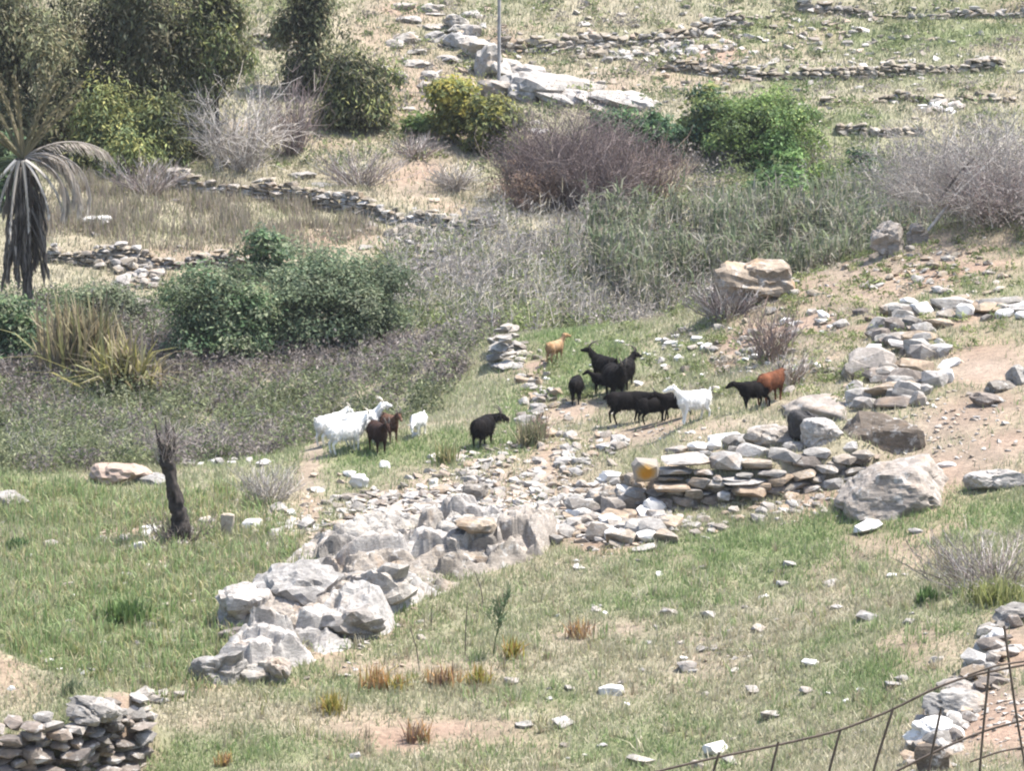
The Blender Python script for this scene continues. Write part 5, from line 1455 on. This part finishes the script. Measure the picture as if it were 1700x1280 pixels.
# hillside and bank tufts as low mats
q = scatter([(-100, 103), (620, 104), (900, 104), (1100, 106), (1900, 106), (1900, 128), (-100, 128)], 1000, rng)
V, F, C = domes(q, rng.uniform(0.2, 0.75, 1000), rng.uniform(0.12, 0.5, 1000), 46, 0.055, rng, ([(0.17, 0.205, 0.09), (0.22, 0.24, 0.11), (0.13, 0.155, 0.08)], [(0.30, 0.265, 0.225), (0.25, 0.22, 0.19)]), 0.25)
stuff('hillside_scrub', V, F, M_LEAF, C)
q = scatter([(860, 73), (1250, 68), (1400, 66), (1750, 70), (1750, 79), (1300, 79), (1000, 81)], 330, rng)
V, F, C = domes(q, rng.uniform(0.12, 0.35, 330), rng.uniform(0.08, 0.26, 330), 46, 0.036, rng, ([(0.19, 0.225, 0.09), (0.23, 0.255, 0.11)], [(0.30, 0.265, 0.21), (0.34, 0.30, 0.24)]), 0.3)
stuff('bank_scrub', V, F, M_LEAF, C)

# pebbles and small rubble too small to pick apart
def pebbles(name, cells, n, size, mats, seed, patchy=0.0):
    g = np.random.default_rng(seed)
    bank = []
    for k in range(6):
        me = hull_mesh('pebble', 1800 + k, M_STONE, 12, 0.5)
        bm = bmesh.new(); bm.from_mesh(me); bmesh.ops.triangulate(bm, faces=bm.faces)
        bank.append((np.array([v.co[:] for v in bm.verts]), np.array([[v.index for v in f.verts] for f in bm.faces])))
        bm.free()
    parts = []
    wts = np.array([c[2] * c[3] for c in cells], float); wts /= wts.sum()
    for k in range(n):
        c = cells[g.choice(len(cells), p=wts)]
        a, b = g.normal(size=2) * 0.6
        p = P(c[0] + a * c[2], c[1] + b * c[3])
        if patchy and float(n2(np.array([p[0]]), np.array([p[1]]), 0.9, 91, 2)[0]) < -0.12 + 0.3 * g.random() - 0.2: continue
        V, F = bank[k % 6]
        s = size[0] + (size[1] - size[0]) * g.random() ** 2.2
        Mx = rot_xyz((g.uniform(-.4, .4), g.uniform(-.4, .4), g.uniform(0, 6.28)))
        parts.append(((V * np.array((s * 1.2, s * 0.8, s * 0.42))) @ Mx.T + p + np.array((0, 0, s * 0.1)), F, np.repeat(jitcol(g, [(0.30, 0.275, 0.245), (0.38, 0.355, 0.325), (0.22, 0.19, 0.16), (0.32, 0.255, 0.20)], 1, 0.2), len(V), 0)))
    V, F, C = cat_parts(parts)
    return stuff(name, V, F, M_PEB, C)
M_PEB, _t, _b = new_mat('pebble_stone')
_a = _t.nodes.new('ShaderNodeAttribute'); _a.attribute_name = 'col'
_t.links.new(_a.outputs['Color'], _b.inputs['Base Color']); _b.inputs['Roughness'].default_value = 0.9
pebbles('rubble', [(700, 850, 140, 40), (830, 800, 90, 50), (870, 870, 110, 45), (620, 880, 90, 25), (990, 850, 70, 50), (560, 900, 60, 20), (1060, 880, 70, 20)], 3300, (0.06, 0.26), None, 15, 0.55)
pebbles('hillside_rubble', [(1200, 90, 420, 90), (760, 110, 120, 90), (1450, 60, 240, 60), (700, 380, 120, 40)], 1500, (0.10, 0.42), None, 25, 0.5)
pebbles('gravel', [(720, 850, 150, 45), (860, 830, 110, 60), (1000, 850, 80, 45), (920, 700, 60, 90), (1050, 720, 110, 16), (1350, 840, 90, 24), (1560, 700, 120, 60), (1560, 450, 100, 50), (1250, 600, 150, 50), (480, 870, 80, 40), (250, 890, 120, 24), (520, 1050, 120, 60), (1200, 1080, 60, 24), (1650, 1180, 60, 80), (1300, 480, 70, 20)], 2200, (0.05, 0.15), None, 5)

# ------------------------------------------------------------------ single plants in the meadow
def tuft(label, u, v, wpx, hpx, cols, n, seed, wid=0.03, name='asphodel_plant'):
    return swords(name, label, 'plant', u, v, wpx, hpx, cols, n, seed, wid=wid, spread=0.45)
C_TUFT = [(0.34, 0.27, 0.06), (0.28, 0.25, 0.07), (0.20, 0.21, 0.06), (0.36, 0.22, 0.09)]
C_TUFTO = [(0.44, 0.25, 0.10), (0.36, 0.22, 0.11), (0.30, 0.22, 0.13), (0.40, 0.32, 0.12)]
C_TUFTB = [(0.20, 0.13, 0.10), (0.26, 0.19, 0.13), (0.36, 0.28, 0.17)]
tuft('olive yellow leaf tuft nearest the outcrop end of the dry patch', 552, 1184, 56, 44, C_TUFT, 90, 81)
tuft('orange leaf tuft standing among brown dead leaves on the dry patch', 622, 1142, 60, 48, C_TUFTO, 90, 82)
tuft('bright yellow leaf tuft touching the orange tuft', 660, 1146, 46, 36, C_TUFT, 80, 83)
tuft('brown and orange withered tuft in the middle of the dry patch', 735, 1136, 80, 46, C_TUFTB + C_TUFTO, 110, 84)
tuft('yellow green leaf tuft at the far end of the dry patch', 796, 1138, 40, 44, C_TUFT, 80, 85)
tuft('narrow olive leaf tuft beside the feathery green stem', 850, 1094, 36, 46, C_TUFT, 60, 86)
tuft('orange brown withered tuft alone on bare soil', 962, 1060, 56, 40, C_TUFTO + C_TUFTB, 80, 87)
tuft('brown withered tuft on the bare patch by the frame bottom', 690, 1232, 60, 46, C_TUFTB + C_TUFTO[:1], 80, 88)
tuft('small yellow tuft at the frame bottom under the earth bank', 374, 1272, 34, 32, C_TUFTO, 50, 89)
tuft('strappy bright green leaves below the dead grey cushion shrub', 1655, 1000, 120, 50, [(0.22, 0.24, 0.08), (0.17, 0.20, 0.07), (0.28, 0.28, 0.12)], 240, 90)
tuft('broad leafed green plant beside the strappy leaves', 1538, 1000, 46, 34, [(0.11, 0.18, 0.06), (0.15, 0.22, 0.08)], 110, 91, wid=0.05)
tuft('dark green leafy plant mound in the tufted grass', 208, 1034, 96, 44, [(0.10, 0.16, 0.05), (0.13, 0.19, 0.06), (0.08, 0.13, 0.045)], 320, 92, wid=0.045)
tuft('dark green plant patch at the frame edge of the tufted grass', 25, 912, 50, 24, [(0.09, 0.15, 0.06), (0.07, 0.12, 0.05)], 150, 93, wid=0.045)
tuft('grey green spiky plant above the capstone of the tumbled wall', 118, 1152, 40, 36, [(0.13, 0.16, 0.09), (0.10, 0.13, 0.07)], 40, 94)
tuft('tall green and straw leaf tuft below the white goats', 740, 770, 44, 48, [(0.20, 0.22, 0.09), (0.33, 0.29, 0.16), (0.14, 0.17, 0.07)], 90, 95)
tuft('olive grass tuft on the corner below the lone black goat', 880, 740, 60, 60, [(0.18, 0.19, 0.10), (0.25, 0.22, 0.14), (0.13, 0.14, 0.08)], 150, 96)
# feathery stem and thin dead stems
p = P(818, 1092)
fen = thing('fennel_plant', 'single feathery green stem leaning over the dry patch', 'plant', tuple(p))
tube_obj('stem', [(0, 0, -0.05), (0.06, 0, 0.4), (0.22, 0, 0.95)], [0.012, 0.010, 0.006], plain('green_stem', (0.10, 0.13, 0.05)), fen, 5)
g = np.random.default_rng(4)
side_ = []
for k in range(16):
    q0 = 0.42 + 0.58 * k / 16
    b0 = np.array((0.22 * q0 ** 1.6, 0, 0.95 * q0))
    a0 = g.uniform(0, 6.28); l0 = g.uniform(0.14, 0.34)
    e0 = b0 + np.array((math.cos(a0) * l0 * 0.6, math.sin(a0) * l0 * 0.5, l0))
    side_.append(np.stack([b0 + (e0 - b0) * q for q in (0, 0.35, 0.7, 1.0)]) + g.normal(size=(4, 3)) * 0.012)
    for _ in range(14):
        q1 = g.uniform(0.2, 1.0); m0 = b0 + (e0 - b0) * q1; d0 = g.normal(size=3) * 0.05 + np.array((0, 0, 0.05))
        side_.append(np.stack([m0 + d0 * q for q in (0, 0.4, 0.7, 1.0)]))
side_ = np.array(side_)
V, F, C = tubes(side_, np.tile(np.array([[0.006, 0.005, 0.005, 0.003]]), (len(side_), 1)), jitcol(g, [(0.13, 0.20, 0.10), (0.17, 0.24, 0.12)], len(side_), 0.2))
link('foliage', mesh_np('foliage', V, F, M_LEAF, C), fen)
for (u, v, h, dx, lb) in [(772, 1090, 0.92, 0.04, 'thin bare stalk standing beside the feathery green stem'), (697, 1115, 0.75, -0.16, 'thin bare stalk leaning out of the dry patch'), (803, 1005, 0.6, -0.16, 'thin bare stalk behind the feathery green stem'), (948, 1060, 0.45, -0.03, 'thin bare stalk at the lone withered tuft'), (716, 1040, 0.3, 0.0, 'short bare stalk near the outcrop foot')]:
    p = P(u, v)
    o = tube_obj('dead_stalk', [(0, 0, -0.05), (dx * 0.3, 0, h * 0.5), (dx, 0, h)], [0.011, 0.009, 0.006], M_BARK, None, 5)
    o.location = p
    tag(o, lb, 'stalk')

# black stump
p = P(298, 900)
st = thing('dead_stump', 'charred black stump leaning in the grass with wispy twigs at its top', 'stump', tuple(p))
pm = ppm_at(p)
SH = 165 / pm
tube_obj('trunk', [(0.06, 0, -0.15), (0.02, 0, SH * 0.2), (-0.06, 0, SH * 0.5), (-0.22, 0, SH * 0.85), (-0.26, 0, SH)], [0.22, 0.15, 0.13, 0.115, 0.07], M_CHAR, st, 26, 0.10, 8, crust=0.45)
for k, (a, l) in enumerate([(2.6, 0.5), (0.4, 0.45), (1.5, 0.6), (4.0, 0.35), (5.2, 0.4)]):
    tube_obj('broken_branch', [(-0.18, 0, SH * (0.78 + 0.04 * k)), (-0.2 + math.cos(a) * 0.16, math.sin(a) * 0.1, SH * 0.95), (-0.24 + math.cos(a) * l * 0.4, math.sin(a) * 0.1, SH * 0.95 + l)], [0.05, 0.03, 0.012], M_CHAR, st, 5, 0.15, k)
g = np.random.default_rng(12)
(V, F, C), _ = twigs(40, 1.0, 0.7, g, C_GREYT[:3] + C_PURPT, 6, 0.008, 0.9, 0.2)
V[:, 2] += SH * 0.82; V[:, 0] -= 0.26
link('twigs', mesh_np('twigs', V, F, M_TWIG, C), st)
(V, F, C), _ = twigs(50, 0.5, 1.0, g, [(0.10, 0.085, 0.075), (0.15, 0.13, 0.11)], 5, 0.010, 1.0, 0.1, 0.5)
link('root_suckers', mesh_np('root_suckers', V, F, M_TWIG, C), st)

# thin pole on the far slope
p = P(828, 150)
pole = thing('utility_pole', 'thin grey pole standing upright on the far slope', 'pole', tuple(p))
tube_obj('shaft', [(0, 0, -0.4), (0.02, 0, 3.0), (0.04, 0, 6.5)], [0.06, 0.055, 0.05], M_POLE, pole, 8)
link('crossarm', mesh_np('crossarm', *[a for a in tubes(np.array([[(-0.5, 0, 6.2), (0.0, 0, 6.22), (0.55, 0, 6.2)]]), np.full((1, 3), 0.05), None, 6)][:2], M_POLE), pole)
# fallen branches on the crest thicket
for (a, b, r, m, lb) in [((1540, 372), (1650, 262), 0.045, M_DEADWOOD, 'bleached dead branch lying across the pale grey thicket'), ((1558, 322), (1618, 262), 0.035, M_CHAR, 'dark straight branch poking from the pale grey thicket')]:
    p0 = PY(a[0], 77.6)
    z0 = CAM_Z - 77.6 * float(ray_t(a[1])); z1 = CAM_Z - 78.2 * float(ray_t(b[1]))
    x1 = x_of(b[0], 78.2, z1)
    o = tube_obj('dead_branch', [(0, 0, max(z0, p0[2]) - p0[2] - 0.15), ((x1 - p0[0]) * 0.5, 0.25, (z0 + z1) / 2 - p0[2] + 0.06), (x1 - p0[0], 0.6, z1 - p0[2])], [r, r * 0.8, r * 0.45], m, None, 6, 0.15, 3)
    o.location = p0
    tag(o, lb, 'branch')
# pale sapling stick by the cairn
p = P(822, 560)
o = tube_obj('dead_branch', [(0, 0, -0.3), (-0.08, 0.05, 0.4), (-0.05, 0.05, 0.85)], [0.03, 0.024, 0.014], M_DEADWOOD, None, 5, 0.1, 2)
o.location = p
tag(o, 'bent pale dead sapling rising behind the cairn', 'branch')

# ------------------------------------------------------------------ wire mesh fence near the camera
FY = 12.0
def fp(u, v, Y=FY):
    z = -Y * float(ray_t(v))
    return np.array((x_of(u, Y, z + CAM_Z), Y, z + CAM_Z))
f0 = fp(1500, 1180)
fence = thing('wire_mesh_fence', 'rusty sagging wire mesh fence curving across the corner close to the viewer', 'fence', (f0[0], f0[1], f0[2] - 1.6))
def wire(name, pts, r):
    q = np.array(pts) - np.array(fence.location)
    return tube_obj(name, q, [r] * len(q), M_RUSTIRON, fence, 6)
ru, rd = 0.0046, 0.0050
wire('rail', [fp(900, 1338), fp(1000, 1306), fp(1100, 1279), fp(1190, 1258), fp(1290, 1238), fp(1395, 1214), fp(1480, 1180), fp(1545, 1146), fp(1600, 1125), fp(1700, 1104), fp(1850, 1080)], ru)
wire('rail', [fp(1400, 1330, 12.1), fp(1490, 1280, 12.1), fp(1560, 1245, 12.1), fp(1630, 1215, 12.1), fp(1700, 1196, 12.1), fp(1800, 1172, 12.1)], ru)
wire('rail', [fp(1606, 1122, 11.7), fp(1655, 1105, 11.7), fp(1720, 1096, 11.7), fp(1850, 1070, 11.7)], ru * 0.8)
wire('rail', [fp(1610, 1266, 12.3), fp(1660, 1248, 12.3), fp(1720, 1238, 12.3), fp(1850, 1200, 12.3)], ru * 0.8)
for (a, b) in [((1194, 1250), (1176, 1330)), ((1292, 1233), (1272, 1340)), ((1395, 1214), (1360, 1360)), ((1483, 1176), (1430, 1360)), ((1562, 1178), (1530, 1360)), ((1642, 1112), (1620, 1400)), ((1667, 1040), (1712, 1330))]:
    wire('upright', [fp(a[0], a[1], FY - 0.006), fp((a[0] + b[0]) / 2 - 3, (a[1] + b[1]) / 2, FY - 0.006), fp(b[0], b[1], FY - 0.006), fp(2 * b[0] - a[0], b[1] + 420, FY - 0.006)], rd)

# ------------------------------------------------------------------ goats
def capsule(bm, a, b, ra, rb, seg=12):
    a = Vector(a); b = Vector(b)
    d = b - a
    L = max(d.length, 1e-4)
    q = d.to_track_quat('Z', 'Y').to_matrix().to_4x4()
    n = 6
    prof = []
    for k in range(n + 1):
        t = math.pi / 2 * k / n
        prof.append((ra * math.sin(t), -ra * math.cos(t)))
    for k in range(n + 1):
        t = math.pi / 2 * k / n
        prof.append((rb * math.cos(t), L + rb * math.sin(t)))
    rings = []
    for r_, z_ in prof:
        r_ = max(r_, 1e-4)
        rings.append([bm.verts.new(a + (q @ Vector((r_ * math.cos(2 * math.pi * j / seg), r_ * math.sin(2 * math.pi * j / seg), z_)))) for j in range(seg)])
    for r0_, r1_ in zip(rings, rings[1:]):
        for j in range(seg):
            bm.faces.new((r0_[j], r0_[(j + 1) % seg], r1_[(j + 1) % seg], r1_[j]))
    bm.faces.new(rings[0][::-1]); bm.faces.new(rings[-1])
def ellipsoid(bm, c, r, rot=(0, 0, 0)):
    m = Matrix.Translation(c) @ Euler(rot).to_matrix().to_4x4() @ Matrix.Diagonal((*r, 1))
    bmesh.ops.create_uvsphere(bm, u_segments=16, v_segments=10, radius=1, matrix=m)

DG = None
def goat(label, u, v, heading, size, coat, neck=(38, 0), head=(-25, 0), horns=0.0, hornmat=None, tail=50, stride=0.0, seed=1, kid=False, shag=0.05, grazing=False, beard=False, Y=None, fat=1.0):
    rnd = random.Random(seed)
    p = PY(u, Y) if Y else P(u, v)
    t = thing('goat', label, 'goat', tuple(p), 'goats of the flock', R(heading))
    S = size
    bm = bmesh.new()
    ellipsoid(bm, (0.20, 0, 0.55), (0.24, 0.15 * fat, 0.205))
    ellipsoid(bm, (-0.06, 0, 0.53), (0.30, 0.19 * fat, 0.21), (0, 0.03, 0))
    ellipsoid(bm, (-0.33, 0, 0.56), (0.19, 0.155 * fat, 0.185))
    capsule(bm, (-0.36, 0, 0.68), (0.24, 0, 0.685), 0.055, 0.06)          # back line
    ellipsoid(bm, (0.36, 0, 0.54), (0.10, 0.085, 0.14))                    # brisket
    npch, nyaw = R(neck[0]), R(neck[1])
    nl = 0.36 if grazing else 0.29
    nb = Vector((0.34, 0, 0.64))
    nd = Vector((math.cos(npch) * math.cos(nyaw), math.cos(npch) * math.sin(nyaw), math.sin(npch)))
    sk = nb + nd * nl
    capsule(bm, nb - nd * 0.05, sk, 0.115, 0.062)
    capsule(bm, Vector((0.33, 0, 0.54)), nb + nd * nl * 0.6, 0.10, 0.06)
    hp, hy = R(head[0]), R(neck[1] + head[1])
    hd = Vector((math.cos(hp) * math.cos(hy), math.cos(hp) * math.sin(hy), math.sin(hp)))
    side = Vector((-math.sin(hy), math.cos(hy), 0))
    upv = side.cross(hd) * -1
    if upv.z < 0: upv = -upv
    hs = 1.12 if kid else 1.0
    capsule(bm, sk - hd * 0.02, sk + hd * 0.09 * hs, 0.068 * hs, 0.058 * hs)
    capsule(bm, sk + hd * 0.08 * hs - upv * 0.012, sk + hd * 0.205 * hs - upv * 0.03, 0.050 * hs, 0.033 * hs)
    capsule(bm, sk + hd * 0.05 * hs - upv * 0.045, sk + hd * 0.18 * hs - upv * 0.055, 0.032, 0.022)
    for s in (-1, 1):                                                      # ears
        e0 = sk + side * 0.05 * s - hd * 0.01 + upv * 0.025
        capsule(bm, e0, e0 + side * 0.12 * s - upv * 0.035 - hd * 0.03, 0.022, 0.013, 8)
    # legs
    def leg(pts):
        for (a, ra), (b, rb) in zip(pts, pts[1:]):
            capsule(bm, a, b, ra, rb, 10)
    for s in (-1, 1):
        o1 = stride * s + rnd.uniform(-0.03, 0.03)
        y = 0.088 * s
        leg([((0.24, y * 0.9, 0.50), 0.085), ((0.245 + o1 * 0.15, y, 0.36), 0.055), ((0.25 + o1 * 0.55, y, 0.235), 0.034), ((0.245 + o1 * 0.9, y, 0.075), 0.025), ((0.265 + o1, y, 0.022), 0.030)])
        o2 = -stride * s + rnd.uniform(-0.03, 0.03)
        leg([((-0.34, y * 0.9, 0.53), 0.115), ((-0.27 + o2 * 0.3, y * 1.08, 0.385), 0.075), ((-0.415 + o2 * 0.7, y, 0.235), 0.034), ((-0.385 + o2 * 0.95, y, 0.075), 0.026), ((-0.365 + o2, y, 0.022), 0.030)])
    ta = R(tail)
    capsule(bm, (-0.50, 0, 0.66), (-0.50 - math.cos(ta) * 0.12, 0, 0.66 + math.sin(ta) * 0.12), 0.036, 0.018, 8)
    if beard:
        capsule(bm, sk + hd * 0.12 - upv * 0.05, sk + hd * 0.10 - Vector((0, 0, 0.16)), 0.025, 0.008, 8)
    for vv in bm.verts: vv.co = Vector((vv.co.x * 0.9, vv.co.y, vv.co.z)) * S
    me = bpy.data.meshes.new('body')
    bm.to_mesh(me); bm.free()
    tmp = bpy.data.objects.new('body', me)
    COL.objects.link(tmp)
    md = tmp.modifiers.new('r', 'REMESH'); md.mode = 'VOXEL'; md.voxel_size = 0.017 * S; md.use_smooth_shade = True
    sm = tmp.modifiers.new('s', 'SMOOTH'); sm.factor = 0.5; sm.iterations = 5
    bpy.context.view_layer.update()
    dg = bpy.context.evaluated_depsgraph_get()
    bme = bpy.data.meshes.new_from_object(tmp.evaluated_get(dg))
    bpy.data.objects.remove(tmp); bpy.data.meshes.remove(me)
    bme.name = 'body'
    bme.materials.clear(); bme.materials.append(COATS[coat])
    body = link('body', bme, t)
    # hair tufts lying along the body
    n = len(bme.vertices)
    co = np.empty(n * 3, np.float32); bme.vertices.foreach_get('co', co); co = co.reshape(-1, 3)
    no = np.empty(n * 3, np.float32); bme.vertices.foreach_get('normal', no); no = no.reshape(-1, 3)
    g = np.random.default_rng(seed)
    ok = np.nonzero((co[:, 2] > 0.33 * S) & (co[:, 0] < 0.5 * S))[0]
    k = g.choice(ok, min(2600, len(ok)), replace=True)
    b0 = co[k] - no[k] * 0.004
    d = no[k] * 0.35 + np.array((-0.35, 0, -0.9)) + g.normal(size=(len(k), 3)) * 0.25
    d /= np.linalg.norm(d, axis=1)[:, None]
    L = shag * S * g.uniform(0.5, 1.3, len(k))
    wv = np.cross(d, no[k]); wv /= np.linalg.norm(wv, axis=1)[:, None] + 1e-9
    V = np.stack([b0 - wv * 0.008, b0 + wv * 0.008, b0 + d * L[:, None]], 1).reshape(-1, 3)
    link('hair', mesh_np('hair', V, np.arange(len(V)).reshape(-1, 3), COATS[coat]), t)
    if horns:
        for s in (-1, 1):
            h0 = sk + side * 0.03 * s + upv * 0.05
            pts = [h0 + (upv * math.sin(q) * 0.75 - hd * (1 - math.cos(q)) * 0.9 + side * s * 0.22 * q) * horns for q in np.linspace(0, 1.75, 6)]
            tube_obj('horn', [tuple(Vector((x.x * 0.9, x.y, x.z)) * S) for x in pts], [0.024 * S, 0.022 * S, 0.019 * S, 0.015 * S, 0.010 * S, 0.004 * S], hornmat or M_HORN, t, 7)
    for s in (-1, 1):
        bmE = bmesh.new()
        bmesh.ops.create_icosphere(bmE, subdivisions=1, radius=0.013 * S)
        em = bpy.data.meshes.new('eye'); bmE.to_mesh(em); bmE.free(); em.materials.append(M_EYE)
        e = link('eye', em, t)
        ep = (sk + hd * 0.07 + side * 0.056 * s * hs + upv * 0.02) * S
        e.location = (ep.x * 0.9, ep.y, ep.z)
    return t

goat('white goat standing rearmost at the path edge with its head turned down', 549, 738, 48, 0.86, 'white', (30, -20), (-30, -10), 0.10, M_PHORN, seed=1, tail=40, fat=1.1, shag=0.07)
goat('broad white goat in front of the white group with its flank to the viewer', 576, 753, 22, 0.90, 'white', (42, -10), (-20, 0), 0.12, M_PHORN, seed=2, beard=True, fat=1.1, shag=0.08)
goat('tallest white goat with raised neck and swept back pale horns', 602, 739, 30, 0.94, 'white', (50, -25), (0, 0), 0.16, M_PHORN, seed=3, beard=True, fat=1.1, shag=0.08)
goat('dark brown goat standing in front of the tallest white goat', 628, 753, -70, 0.86, 'dark', (32, 10), (-35, 0), 0.12, seed=4, fat=1.05, shag=0.07)
goat('brown goat with a tan face behind the dark brown goat', 646, 734, -60, 0.78, 'brown', (38, 0), (-30, 10), 0.12, seed=5)
goat('small white goat bending down beside the boulder away from its group', 694, 725, -112, 0.64, 'white', (-30, 10), (-55, 0), 0.0, seed=6, grazing=True, fat=1.25)
goat('lone black goat on the grass between the white group and the path', 803, 743, 66, 0.86, 'black', (10, -50), (-10, -30), 0.20, seed=7, shag=0.14, tail=-50, fat=1.3)
goat('tan kid with a pale rump standing near the cairn', 922, 601, 52, 0.66, 'tan', (55, -20), (-5, -10), 0.0, seed=8, kid=True)
goat('black kid seen from behind at the edge of the dirt path', 957, 669, 84, 0.76, 'black', (-10, 20), (-40, 10), 0.0, seed=9, kid=True, tail=-30, fat=1.2, shag=0.07)
goat('black horned goat at the back of the black cluster looking towards the valley', 1002, 638, 128, 0.86, 'black', (38, 20), (5, 20), 0.26, seed=10, shag=0.12, fat=1.2)
goat('black goat in front of the black cluster facing the viewer', 1021, 663, -76, 0.98, 'black', (36, 5), (-42, 0), 0.15, seed=11, shag=0.12, fat=1.3)
goat('black goat with level back horns on the uphill side of the black cluster', 1040, 644, 76, 0.84, 'black', (34, -25), (-15, -25), 0.18, seed=12, shag=0.12, fat=1.2)
goat('small black kid peeping out low on the valley side of the black cluster', 1000, 654, 165, 0.60, 'black', (30, 0), (-20, 0), 0.0, seed=13, kid=True)
goat('long black goat walking with lowered neck beneath the black cluster', 1042, 704, 3, 0.92, 'black', (2, 0), (-30, 0), 0.10, seed=14, stride=0.07, tail=-30, fat=1.1, shag=0.07)
goat('black kid raising its head to meet the white goat', 1086, 704, 14, 0.74, 'black', (52, 0), (10, 0), 0.08, seed=15, kid=True, stride=0.06)
goat('black goat half hidden behind the chest of the white kid', 1120, 698, 190, 0.76, 'black', (20, 0), (-25, 0), 0.0, seed=16, kid=True, stride=0.07)
goat('white kid with upright tail facing the black goats on the path', 1150, 702, 212, 0.88, 'white', (40, -20), (-8, -10), 0.05, M_PHORN, seed=17, kid=True, stride=0.04, tail=75, fat=1.15, shag=0.07)
goat('black goat walking towards the path in front of the red brown one', 1250, 682, 212, 0.82, 'black', (14, -20), (-20, -10), 0.0, seed=18, stride=0.08, fat=1.1)
goat('red brown goat turning away uphill behind the walking black goat', 1281, 670, 48, 0.88, 'red', (4, 30), (-35, 20), 0.10, seed=19, stride=0.03, tail=-40, fat=1.1)
